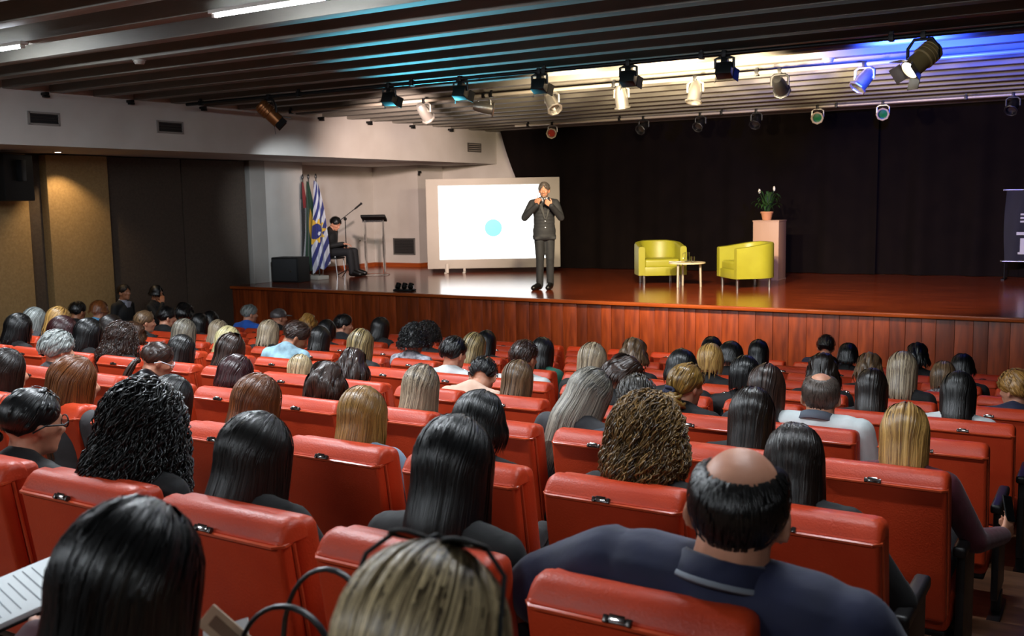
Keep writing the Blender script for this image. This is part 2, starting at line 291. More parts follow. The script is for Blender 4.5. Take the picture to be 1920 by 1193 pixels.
PEOPLE = [
(-1.27,0.95,2.460,0,'f','long9','K','black',5,0,'woman with big glossy straight black hair at the lower left corner of the frame'),
(-0.72,0.95,2.480,0,'f','long5','streak','beige',8,0,'woman with streaky blonde hair and sunglasses on her head, closest to the camera'),
(-1.46,2.08,2.349,1,'f','long8','K','black',0,0,'woman with very long straight black hair and black jacket, bottom centre behind blonde head'),
(-2.11,3.18,2.175,2,'f','bob3','K','black',5,0,'woman with chin length black bob, just beyond the long black hair at bottom centre'),
(-2.17,2.08,2.289,1,'f','long7','K2','black',-5,0,'woman with long parted near black hair and black jacket beside large empty seat back'),
(-2.67,2.08,2.332,1,'f','curly7','K','black',0,0,'woman with long wet look curly black hair and black jacket on the left'),
(-3.27,2.08,2.280,1,'f','pony','K','black',-12,0,'woman with black hair tied low and thin glasses at the far left edge'),
(-4.38,3.02,2.182,2,'f','long8','A','grey',-25,0,'woman with long straight reddish brown hair looking right, behind low black ponytail'),
(-3.87,3.18,2.098,2,'f','long6','K2','black',-10,0,'woman with straight dark hair half hidden behind the wet look curly head'),
(-5.53,4.44,2.006,3,'f','pony','D','blackleather',-25,15,'woman leaning forward with dark low ponytail and white framed glasses, black leather jacket'),
(-3.30,3.18,2.147,2,'f','long7','A','grey',-5,0,'woman with long shiny auburn hair between two red seats, left of honey blonde woman'),
(-2.69,3.18,2.141,2,'f','long4','honey','denim',0,0,'woman with shoulder length honey blonde layered hair and pale denim jacket'),
(-3.21,4.28,2.034,3,'f','long8','ash','black',0,0,'woman with long ash blonde hair with dark roots, falling over her seat back'),
(-3.88,4.28,1.993,3,'f','wavy3','D','black',10,0,'woman with dark brown wavy bob, just beyond the honey blonde in denim'),
(-4.63,5.38,1.879,4,'f','wavy4','D','greydark',15,0,'woman with dark hair and shiny dark grey jacket beyond the dark wavy bob'),
(-5.13,5.38,1.809,4,'f','long4','streak','black',20,0,'woman with fine light blonde hair behind dark wavy bob, centre left'),
(-6.46,6.73,1.837,5,'m','short','D','ltblue',-35,25,'man with short dark hair and printed pale blue shirt bending forward'),
(-7.65,7.58,1.702,6,'f','long4','ash','black',0,0,'woman with straight ash blonde hair left of the pale blue shirt'),
(-11.37,10.88,1.399,9,'m','short','S','blue',-25,0,'grey haired man in bright blue shirt with white collar near stage left end'),
(-10.76,10.88,1.367,9,'m','cap','capgrey','black',-30,0,'person in a grey flat cap near the stage front'),
(-9.16,9.78,1.459,8,'f','wavy1','honey','black',0,0,'person with curly golden short hair in front of the stage boards'),
(-7.84,8.68,1.572,7,'f','long3','K','black',0,0,'woman with dark hair just right of the golden curls near the stage'),
(-8.55,9.78,1.492,8,'m','short','K','blackwhite',-35,0,'man with short black hair and white collar turned right, near stage front'),
(-7.94,9.78,1.479,8,'f','long4','K2','black',-5,0,'woman with long dark streaked hair sitting alone against the stage boards'),
(-5.48,6.48,1.849,5,'f','long5','streak2','black',0,0,'woman with straight streaked brown blonde hair below the man with white collar'),
(-5.75,7.58,1.730,6,'f','curly2','K','print',5,0,'woman with round curly black hair and black white print blouse'),
(-6.41,8.68,1.598,7,'f','curly2','K2','black',0,0,'woman with curly dark hair half hidden beyond round curly black head'),
(-4.53,6.48,1.839,5,'m','short','K','white',-15,0,'man with thick short black hair and white collar left of streaked blonde'),
(-5.07,7.58,1.705,6,'f','long5','streak2','beige',-10,0,'woman with golden streaked long hair between black short haired man and dark haired woman'),
(-5.65,8.68,1.563,7,'f','long5','K','black',0,0,'woman with long dark hair directly beyond golden streaked hair'),
(-3.76,5.72,1.824,4,'m','short','K','peach',15,35,'person with black hair bent forward showing the back of a peach shirt'),
(-3.27,5.38,1.893,4,'f','long4','L','black',0,0,'woman with straight light brown hair right of the peach shirt'),
(-3.88,6.48,1.846,5,'m','short','D','white',-15,0,'man with short brown hair and white shirt beside dark haired woman in green'),
(-4.35,7.58,1.702,6,'f','long4','K2','green',0,0,'woman with straight dark hair and green top beside man in white shirt'),
(-2.26,4.40,2.066,3,'f','long8','greyb','greydark',-20,12,'woman with very long grey blonde hair tilting her head right, grey jacket'),
(-1.97,4.33,2.065,3,'m','short','DG','slate',20,5,'man with short dark greying hair and slate jacket beside the grey blonde woman'),
(-2.62,5.54,1.934,4,'f','wavy2','D','black',-40,15,'woman with dark brown hair looking down beyond the couple leaning together'),
(-3.30,6.48,1.860,5,'f','long4','ash','black',5,0,'woman with long ash blonde hair, leftmost of the pair near the stage centre'),
(-3.48,7.58,1.733,6,'f','wavy3','L','black',0,0,'woman with light brown wavy hair low before the stage centre boards'),
(-2.14,5.38,1.957,4,'f','updo','honeyd','black',-20,0,'woman with golden brown hair gathered in a loose bun with dark scrunchie'),
(-2.61,6.48,1.856,5,'f','bob3','K','black',0,0,'woman with glossy black bob directly beyond the golden loose bun'),
(-2.81,7.58,1.737,6,'f','long3','Y','black',0,0,'woman with blunt cut golden blonde hair right of glossy black bob'),
(-3.61,9.78,1.478,8,'f','bob2','K','black',0,0,'woman with black hair peeking over the blunt golden blonde head'),
(-3.02,8.68,1.604,7,'f','bob2','K2','black',-10,0,'person with short black hair right beside the blunt golden blonde head'),
(-3.12,9.78,1.472,8,'f','long5','K','black',0,0,'woman with black hair and black shawl, larger head left of the bald man'),
(-2.16,6.48,1.838,5,'f','long3','K','black',10,0,'woman with black hair tilting left in front of the black shawl'),
(-1.67,5.38,1.979,4,'f','long5','D','greydark',0,0,'woman with long greyish brown hair left of the bald man in light polo'),
(-1.39,4.28,2.060,3,'f','long6','DK','black',5,0,'woman with long very dark brown hair left behind bald man in navy polo'),
(-1.41,3.18,2.192,2,'f','curly4','curlyb','black',5,0,'woman with voluminous curly golden brown hair in the middle of the picture'),
(-0.89,3.18,2.166,2,'f','long8','DK','black',0,0,'woman with straight black brown hair and black jacket right of navy polo man'),
(-0.75,4.28,2.046,3,'f','long5','Y','burgundy',8,0,'woman with golden blonde shoulder length hair in the rightmost foreground seat'),
(-0.84,6.48,1.830,5,'f','long7','K2','white',8,0,'woman with long dark hair and white jacket at the right row end'),
(-1.34,6.48,1.810,5,'f','long5','DK','black',5,0,'woman with dark brown straight hair right of bald man in light polo'),
(-1.36,7.58,1.765,6,'f','long5','ash','black',5,0,'woman with half gathered streaked blonde hair looking down, right side'),
(-1.81,10.88,1.363,9,'f','wavy3','K','black',5,0,'woman with dark wavy hair just beyond the half gathered streaked blonde'),
(-1.24,8.68,1.542,7,'f','long3','L','print',5,0,'woman with light brown blonde bob beside dark haired woman in white jacket'),
(-1.24,9.78,1.454,8,'f','bob2','K','black',5,0,'person with short black hair at right, beyond the light brown blonde bob'),
(-1.92,7.58,1.709,6,'f','wavy5','DK','black',5,0,'woman with dark brown wavy long hair directly beyond the bald man in light polo'),
(-3.01,11.98,1.256,10,'m','short','K','bluedark',8,0,'man with cropped black hair and dark blue shirt in the front row'),
(-2.50,10.88,1.333,9,'f','bob3','K','black',0,0,'woman with black bob right of the front row man in dark blue'),
(-1.82,8.68,1.565,7,'f','wavy3','L','black',0,0,'woman with light brown wavy hair between black bob and streaked blonde'),
(-0.62,7.58,1.683,6,'f','short2','honey','bluedark',60,0,'person with short golden hair turned left at the right edge of the picture'),
(-5.21,3.18,2.143,2,'f','long6','DK','grey',-20,0,'woman with long dark hair cut by the left edge, cheek showing'),
(-6.37,4.28,2.045,3,'f','short2','S','grey',-15,0,'person with short silver streaked hair in a left seat'),
(-7.12,5.38,1.940,4,'f','curly5','D','black',-15,0,'woman with big curly dark brown hair on the left'),
(-8.55,5.38,1.962,4,'f','long4','K','black',-10,0,'woman with black hair low at the far left, before silver long hair'),
(-10.00,6.48,1.847,5,'f','long5','S','grey',-5,0,'woman with long silver hair at the left'),
(-9.58,6.48,1.875,5,'f','long4','Y','black',-10,0,'woman with blonde hair and dark glasses pushed up, far left group'),
(-12.40,8.68,1.618,7,'m','short','K','black',0,0,'person with round black hair before the lit beige wall panel'),
(-11.93,8.68,1.650,7,'f','bob1','A','skyblue',0,0,'woman with short auburn brown hair and sky blue top near the beige panel'),
(-7.90,5.38,1.967,4,'f','bob3','R','black',-20,0,'woman with dark plum red bob in the left group'),
(-7.55,5.38,1.964,4,'f','long4','K','black',-15,0,'woman with black hair and dark hood right of the plum red bob'),
(-8.73,6.48,1.828,5,'f','bob2','DK','black',-20,0,'woman with smooth dark brown bob right of the dark hood'),
(-9.61,7.58,1.727,6,'f','pony','L','black',-30,0,'woman with light brown hair tied back by a dark bow, looking right'),
(-8.39,6.48,1.757,5,'f','wavy3','B','black',-15,0,'woman with tousled brown hair below the dark bow ponytail'),
(-10.57,8.68,1.617,7,'m','short','K','black',-25,0,'man with black hair and bare neck near the dark wall'),
(-11.53,9.78,1.516,8,'f','wavy2','K','black',-10,0,'woman with dark gathered hair near the dark wall'),
(-7.65,6.48,1.834,5,'f','long4','ash2','black',0,0,'woman with smooth ash brown hair and paler ends, left centre'),
(-6.39,5.38,1.885,4,'f','long7','K2','black',-5,0,'woman with long dark straight hair below the smooth ash brown hair'),
(-7.06,6.48,1.792,5,'f','long5','pale','black',-5,0,'woman with very pale blonde hair before dark brown head with sunglasses'),
(-5.84,5.38,1.924,4,'f','long5','D','black',-5,0,'woman with dark brown hair and sunglasses on top of her head'),
(-4.61,4.28,1.998,3,'f','bob3','R','black',-10,0,'woman with dark reddish hair sitting low beside auburn haired woman'),
(-8.40,7.58,1.667,6,'f','long4','ash','black',0,0,'woman with ash blonde hair behind the very pale blonde'),
(-10.99,9.78,1.431,8,'f','bob3','K','black',-10,0,'person with black hair left of grey haired man in blue shirt'),
(-9.95,8.68,1.554,7,'f','long4','K','black',-5,0,'woman with black hair between the dark wall group and pale blonde'),
(-6.94,7.58,1.671,6,'f','long4','K2','black',0,0,'woman with long dark hair immediately right of the man in pale blue shirt'),
]
# ------------------------------------------------------------------ figures
m_skin = mat('skin_light', 'c98f72', .5, color2='bb7f63', scale=14, bump=.03, bscale=90)
m_skin2 = mat('skin_tan', 'a56f50', .48, color2='985f42', scale=14, bump=.03, bscale=90)
def remesh(name, bm, voxel, it=4, dec=None):
    me = bpy.data.meshes.new('t'); bmesh.ops.recalc_face_normals(bm, faces=bm.faces); bm.to_mesh(me); bm.free()
    o = bpy.data.objects.new('t', me); COL.objects.link(o)
    r = o.modifiers.new('r', 'REMESH'); r.mode = 'VOXEL'; r.voxel_size = voxel; r.use_smooth_shade = True
    s = o.modifiers.new('s', 'SMOOTH'); s.factor = .5; s.iterations = it
    if dec: d = o.modifiers.new('d', 'DECIMATE'); d.ratio = dec
    dg = bpy.context.evaluated_depsgraph_get(); me2 = bpy.data.meshes.new_from_object(o.evaluated_get(dg)); me2.name = name
    for p in me2.polygons: p.use_smooth = True
    bpy.data.objects.remove(o, do_unlink=True); bpy.data.meshes.remove(me)
    return me2
def head_shapes(bm, T, fem, fine):
    R = T.to_3x3()
    def e(c, r, rot=None, sub=2): ell(bm, T @ V(c), r, (R @ rot.to_matrix()) if rot else R, sub)
    def c(a, b_, r0, r1): capsule(bm, T @ V(a), T @ V(b_), r0, r1, 8)
    e((0, -.012, .03), (.074, .093, .088), None, 3); e((0, .02, .0), (.068, .07, .09), None, 3)
    jw = .05 if fem else .056
    e((0, .028, -.058), (jw, .058, .055)); e((0, .066, -.088), (.026, .022, .024)); e((0, -.01, -.05), (.058, .06, .06))
    c((0, .086, .012), (0, .106, -.026), .009, .014); e((.012, .098, -.03), (.009, .01, .008)); e((-.012, .098, -.03), (.009, .01, .008))
    c((-.035, .08, .026), (.035, .08, .026), .011, .011)
    e((.036, .068, -.02), (.022, .02, .018)); e((-.036, .068, -.02), (.022, .02, .018))
    e((0, .088, -.053), (.022, .01, .006)); e((0, .086, -.066), (.02, .01, .007))
    for s in (1, -1):
        k_ = 1 if fem else 1.15; e((s*(.077 if fem else .081), -.006, -.006), (.0085, .019*k_, .031*k_), Euler((rad(-12), 0, s*rad(28)))); e((s*.074, -.002, -.03*k_), (.008, .011, .011))
def hand_shapes(bm, w, d, nrm, curl, side, sc=1.0, rf=.0088):
    """palm + four fingers + thumb; d = hand direction, nrm = palm normal (fingers curl to it), side = thumb side vector sign"""
    d = d.normalized(); nrm = (nrm-d*nrm.dot(d)).normalized(); u = d.cross(nrm)*side
    for k in (-1.5, -.5, .5, 1.5): capsule(bm, w+d*.005+u*.012*k, w+d*.085*sc+u*.0205*k*sc, .016*sc, .0125*sc, 8)
    L = (.066, .078, .073, .056)
    for k in range(4):
        p = w+d*(.088*sc)+u*(1.5-k)*.0205*sc; a = 0; c_ = curl[k] if isinstance(curl, (list, tuple)) else curl
        for seg, fr in ((0, .45), (1, .32), (2, .26)):
            a += c_*(.7 if seg == 0 else 1.0); dd = d*cos(a)+nrm*sin(a); q = p+dd*(L[k]*fr*1.15*sc)
            capsule(bm, p, q, rf*sc*(1-.08*seg), rf*sc*(.94-.08*seg), 8); p = q
    p = w+d*.025*sc+u*.03*sc; dd = (d*.65+u*.75+nrm*.25).normalized(); q = p+dd*.045*sc; capsule(bm, p, q, .0135*sc, .011*sc, 8)
    d2 = (d*.9+u*.25+nrm*.45).normalized(); capsule(bm, q, q+d2*.033*sc, .0105*sc, .009*sc, 8)
class Fig: pass
def seated_joints(fem=True, lean=0, yaw=0, pitch=0, roll=0, arms='lap', wide=1.0, side=0):
    J = Fig(); J.fem = fem; J.wide = wide
    Lm = M4.Translation((0, .03, .42)) @ M4.Rotation(rad(side), 4, 'Y') @ M4.Rotation(-rad(lean), 4, 'X') @ M4.Translation((0, -.03, -.42))
    t = lambda *p: Lm @ V(p)
    sw = (.160 if fem else .180)*wide
    J.pelvis = V((0, .03, .43)); J.waist = t(0, .01, .56); J.chest = t(0, .015, .695); J.neck0 = t(0, -.012, .835); J.neck1 = t(0, .018, .915)
    J.sh = [t(s*sw, -.005, .812+(.02 if wide > 1.1 else 0)) for s in (-1, 1)]
    if arms == 'lap': J.el = [t(s*(sw+.05), .03, .55) for s in (-1, 1)]; J.wr = [V((s*.12, .3, .525)) for s in (-1, 1)]
    elif arms == 'wide': J.el = [t(-(sw+.27), .03, .64), t(sw+.13, .07, .57)]; J.wr = [V((-.46, .28, .58)), V((.30, .33, .56))]
    elif arms == 'right_out': J.el = [t(-(sw+.05), .03, .55), t(sw+.12, .05, .57)]; J.wr = [V((-.12, .3, .525)), V((.21, .33, .53))]
    elif arms == 'right_up': J.el = [t(-(sw+.05), .03, .55), t(sw+.10, .1, .58)]; J.wr = [V((-.12, .3, .525)), V((.33, .35, .54))]
    elif arms == 'face': J.el = [t(-(sw+.05), .06, .55), t(sw+.05, .14, .57)]; J.wr = [V((-.1, .3, .525)), t(.09, .2, .78)]
    J.hd = [(V((-s*.35, 1, -.12)), V((0, -.15, -1))) for s in (-1, 1)]; J.curl = .35
    if arms == 'right_up': J.hd[1] = (V((.35, 1, .1)), V((-1, 0, 0))); J.curl = .75
    if arms == 'face': J.hd[1] = (V((-.4, -.05, 1)), V((-.3, -1, -.2)))
    J.hip = [V((s*.09, .06, .435)) for s in (-1, 1)]; J.kn = [V((s*.115, .49, .45)) for s in (-1, 1)]; J.an = [V((s*.115, .53, .09)) for s in (-1, 1)]; J.toe = [V((s*.125, .68, .04)) for s in (-1, 1)]
    hc = J.neck1+(Lm.to_3x3() @ V((0, .032, .062)))
    J.T = M4.Translation(hc) @ M4.Rotation(rad(yaw), 4, 'Z') @ M4.Rotation(rad(side*.5), 4, 'Y') @ M4.Rotation(-rad(pitch+lean*.7), 4, 'X') @ M4.Rotation(rad(roll), 4, 'Y')
    if wide > 1.1: J.T = J.T @ M4.Diagonal((1.07, 1.05, 1.05, 1))
    return J
def torso_shapes(bm, J, inf):
    w_ = J.wide; f = J.fem
    def e(c, r): ell(bm, c, tuple(x+inf for x in r))
    up = (J.neck0-J.pelvis).normalized(); q = V((0, 0, 1)).rotation_difference(up).to_matrix()
    def er(c, r): ell(bm, c, tuple(x+inf for x in r), q)
    e(J.pelvis, (.165*w_, .125, .12)); er(J.waist, ((.135 if f else .15)*w_, .1*w_, .16)); er(J.chest, ((.15 if f else .165)*w_, (.098 if f else .11)*w_, .16))
    if f:
        for s in (-1, 1): er(J.chest+q @ V((s*.065, .085, .0)), (.06, .055, .06))
    ell(bm, J.neck0+V((0, -.006, .0)), (.074*w_+inf, .058*w_+inf, .055+inf))
    capsule(bm, J.sh[0]*.85+J.sh[1]*.15, J.sh[1]*.85+J.sh[0]*.15, .058*w_+inf, .058*w_+inf)
    for s in (0, 1): capsule(bm, J.sh[s]*.8+J.sh[1-s]*.2+V((0, 0, .012)), J.neck0+V((0, 0, .035)), .044+inf, .044+inf)
def arm_shapes(bm, J, inf, s, short=0, hands=True, tr=1.0):
    w_ = J.wide; a, b_, c = J.sh[s], J.el[s], J.wr[s]
    if short:
        b2 = a.lerp(b_, short); capsule(bm, a, b2, .052*w_+inf, .049*w_+inf*1.6); return
    capsule(bm, a, b_, .05*w_*tr+inf, .039*w_*tr+inf); capsule(bm, b_, c if hands else b_.lerp(c, .97), .039*w_*tr+inf, .027*tr+inf)
def leg_shapes(bm, J, inf):
    for s in (0, 1):
        capsule(bm, J.hip[s], J.kn[s], .083+inf, .058+inf); capsule(bm, J.kn[s], J.an[s]+V((0, -.005, -.01 if inf else 0)), .055+inf, .042+inf*1.5)
        capsule(bm, J.kn[s].lerp(J.an[s], .25)+V((0, -.012, 0)), J.kn[s].lerp(J.an[s], .5), .05+inf, .042+inf)
def make_figure(J, voxel=.011, it=3, hands=True, short=0, dec=None, rf=.0088):
    b = NB(); head_shapes(b, J.T, J.fem, voxel < .008)
    nk = (.052 if J.fem else .06)*(1.2 if J.wide > 1.1 else 1); capsule(b, J.neck0, J.T @ V((0, -.025, -.055)), nk, nk*.97)
    torso_shapes(b, J, 0)
    for s in (0, 1):
        arm_shapes(b, J, 0, s)
        if hands: hand_shapes(b, J.wr[s], J.hd[s][0], J.hd[s][1], J.curls[s] if hasattr(J, 'curls') else J.curl, 1 if s else -1, 1, rf)
    leg_shapes(b, J, 0)
    for s in (0, 1): capsule(b, J.an[s], J.toe[s], .04, .032)
    F = Fig(); F.J = J
    F.body = remesh('body', b, voxel, it, dec)
    b = NB(); torso_shapes(b, J, .013)
    for s in (0, 1): arm_shapes(b, J, .011, s, short)
    F.top = remesh('top', b, max(voxel, .011), 3, dec)
    b = NB(); leg_shapes(b, J, .012); ell(b, J.pelvis+V((0, 0, -.01)), (.172, .135, .11))
    F.legs = remesh('legs', b, .014, 3, .6)
    b = NB()
    for s in (0, 1): capsule(b, J.an[s]+V((0, -.02, -.035)), J.toe[s], .05, .04); capsule(b, J.an[s], J.toe[s]+V((0, 0, .006)), .054, .046)
    for s in (0, 1): capsule(b, J.an[s]+V((0, 0, .045)), J.an[s]+V((0, -.01, -.02)), .046, .05)
    F.shoes = remesh('shoes', b, .012, 2, .5)
    return F
CLOTH = {'black': ('060607', '0a0a0c'), 'grey': ('3c3a3c', '2e2d2f'), 'greydark': ('28282c', '1e1e22'), 'blackleather': ('15151a', '0c0c10'), 'denim': ('8fa6bb', '7d94aa'), 'beige': ('b39a80', 'a08a72'),
         'ltblue': ('9fc6d4', '8ab4c6'), 'blue': ('1f5fc4', '1850ad'), 'blackwhite': ('101014', '16161b'), 'print': ('b9b9c2', '15151c'), 'white': ('c4c8c6', 'b2b8b8'), 'peach': ('dcbca6', 'cfa991'), 'green': ('0f5a48', '0b4a3a'),
         'slate': ('37424f', '2c3642'), 'burgundy': ('521124', '420d1c'), 'bluedark': ('161c3c', '10152e'), 'skyblue': ('5f9fc8', '4f8fb8'), 'navy': ('141b3e', '101632'), 'ltgrey': ('d3dada', 'c3cccc'), 'suit': ('0c0d10', '08090b')}
def cloth(n):
    c1, c2 = CLOTH[n]
    if n == 'blackleather': return mat('cloth_'+n, c1, .32, color2=c2, scale=9, bump=.25, bscale=14)
    if n in ('print', 'ltblue'): return mat('cloth_'+n, c1, .8, color2=('0f1016' if n == 'print' else '5d7480'), scale=26 if n == 'print' else 9, bump=.2, bscale=14)
    return mat('cloth_'+n, c1, .78, color2=c2, scale=10, bump=.45, bscale=11, sheen=.1 if n not in ('black', 'suit') else .03)

# ------------------------------------------------------------------ hair
HAIRC = {'K': ('030303', '0d0d0e'), 'K2': ('060505', '1c1a18'), 'DK': ('0a0605', '21160f'), 'D': ('170e0b', '3c261b'), 'B': ('25160e', '4f3421'), 'A': ('3a1c0c', '80491f'), 'L': ('35261a', '7a5f42'), 'honey': ('5e3f1a', 'ad8040'), 'honeyd': ('3f2a14', '9c7838'),
         'Y': ('6d4a22', 'c79d58'), 'ash': ('57483a', 'b3a184'), 'ash2': ('3a342e', '87806f'), 'greyb': ('56524b', 'a39c8c'), 'pale': ('8e8156', 'd6cb98'), 'S': ('4a4e4e', 'a2a8a3'), 'R': ('1d0b0d', '3c171a'), 'streak': ('5f4f36', 'd6bf92'), 'streak2': ('2f271b', 'a08b5c'), 'curlyb': ('2c1d10', '8c6a38'),
         'DG': ('14120f', '3f3931'), 'capgrey': ('3a3536', '57504f'), 'bald': ('060505', '151210'), 'shaved': ('3a312b', '5a4d44'), 'spk': ('2a2522', '7a716a'), 'beard': ('5a4a40', '8a776a')}
def hairmat(n):
    k = 'hair_'+n
    if k in MATS: return MATS[k]
    c1, c2 = HAIRC[n]; m = bpy.data.materials.new(k); MATS[k] = m; m.use_nodes = True; nt = m.node_tree; N = nt.nodes; L = nt.links; bs = N['Principled BSDF']
    uv = N.new('ShaderNodeUVMap'); mp = N.new('ShaderNodeMapping'); mp.inputs['Scale'].default_value = (110, .9, 1)
    L.new(uv.outputs[0], mp.inputs[0]); t = N.new('ShaderNodeTexNoise'); t.inputs['Scale'].default_value = 1.0; t.inputs['Detail'].default_value = 3; L.new(mp.outputs[0], t.inputs['Vector'])
    r = N.new('ShaderNodeValToRGB'); r.color_ramp.elements[0].position = .38; r.color_ramp.elements[1].position = .62
    r.color_ramp.elements[0].color = lin(c1); r.color_ramp.elements[1].color = lin(c2); L.new(t.outputs['Fac'], r.inputs[0])
    out = r.outputs[0]
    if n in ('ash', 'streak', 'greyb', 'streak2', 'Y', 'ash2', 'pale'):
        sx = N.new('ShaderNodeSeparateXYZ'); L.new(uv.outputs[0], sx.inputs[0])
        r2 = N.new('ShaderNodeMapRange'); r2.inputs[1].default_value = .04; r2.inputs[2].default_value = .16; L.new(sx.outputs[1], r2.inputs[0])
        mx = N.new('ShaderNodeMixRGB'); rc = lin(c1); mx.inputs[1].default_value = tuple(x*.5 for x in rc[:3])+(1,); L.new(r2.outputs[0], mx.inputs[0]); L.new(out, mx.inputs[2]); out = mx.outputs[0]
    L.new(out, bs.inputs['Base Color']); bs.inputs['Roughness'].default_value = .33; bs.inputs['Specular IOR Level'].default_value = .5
    mp2 = N.new('ShaderNodeMapping'); mp2.inputs['Scale'].default_value = (130, 1.2, 1); L.new(uv.outputs[0], mp2.inputs[0]); t2 = N.new('ShaderNodeTexNoise'); t2.inputs['Scale'].default_value = 1; t2.inputs['Detail'].default_value = 2; L.new(mp2.outputs[0], t2.inputs['Vector'])
    bp = N.new('ShaderNodeBump'); bp.inputs['Strength'].default_value = .6; bp.inputs['Distance'].default_value = .004; L.new(t2.outputs['Fac'], bp.inputs['Height']); L.new(bp.outputs[0], bs.inputs['Normal'])
    return m
def hn(a, b_, c=0.0): return mnoise.noise(V((a, b_, c)))
class HairPath:
    """strand path over a tilted skull ellipsoid, then hanging; phi=0 is the back of the head"""
    def __init__(s, tilt=38, thick=.016, L=.3, hang=True, nape=-.62, temple=-.12, flare=.0, back=.05, seed=0, th0=0, bell=0.0):
        s.tilt = rad(tilt); s.t = thick; s.L = L; s.hang = hang; s.nape = nape; s.temple = temple; s.flare = flare; s.back = back; s.seed = seed; s.th0 = rad(th0); s.bell = bell
        s.c = V((0, -.01, .022)); s.r = V((.078+thick, .1+thick, .098+thick)); s.ct, s.st = cos(s.tilt), sin(s.tilt); s.cache = {}
    def dirv(s, th, ph):
        x = sin(th)*sin(ph); y = -sin(th)*cos(ph); z = cos(th)
        return V((x, y*s.ct+z*s.st, -y*s.st+z*s.ct))
    def thend(s, ph):
        key = round(ph, 3)
        if key in s.cache: return s.cache[key]
        front = max(0, (abs(ph)-pi*.45)/(pi*.55))**(1 if s.hang else .8)
        kk = min(1, abs(ph)/(pi*.58))**2.2; lim = -.02 if s.hang else s.nape*(1-kk)+s.temple*kk
        mx = pi*.78
        if front > 0: mx = pi*.78*(1-front)+(pi*.09 if not s.hang else pi*.5)*front
        th = .2
        while th < mx and s.dirv(th, ph).z > lim: th += .03
        s.cache[key] = th; return th
    def pt(s, ph, v, extra=0.0):
        """v in 0..1 ; returns position"""
        te = s.thend(ph); th0 = min(s.th0*(1 if abs(ph) < 2.2 else .6), te*.9)
        arc = (te-th0)*.11; Ltot = arc+(s.L if s.hang else 0); d = v*Ltot
        if d <= arc or not s.hang:
            th = th0+(te-th0)*min(1, d/arc); dv = s.dirv(th, ph)
            return s.c+V((dv.x*(s.r.x+extra), dv.y*(s.r.y+extra), dv.z*(s.r.z+extra)))
        dv = s.dirv(te, ph); p = s.c+V((dv.x*(s.r.x+extra), dv.y*(s.r.y+extra), dv.z*(s.r.z+extra))); h = d-arc
        k = min(1, h/.16); o = V((dv.x, dv.y, 0))
        p = p+V((0, 0, -h))+o*(s.flare*h+s.bell*sin(min(1, h/max(s.L, .01))*pi)*.5)
        if dv.y < .35: p.y -= s.back*k*k*(3-2*k)*max(0, -dv.y+.25)
        else: p.y -= .02*k
        return p
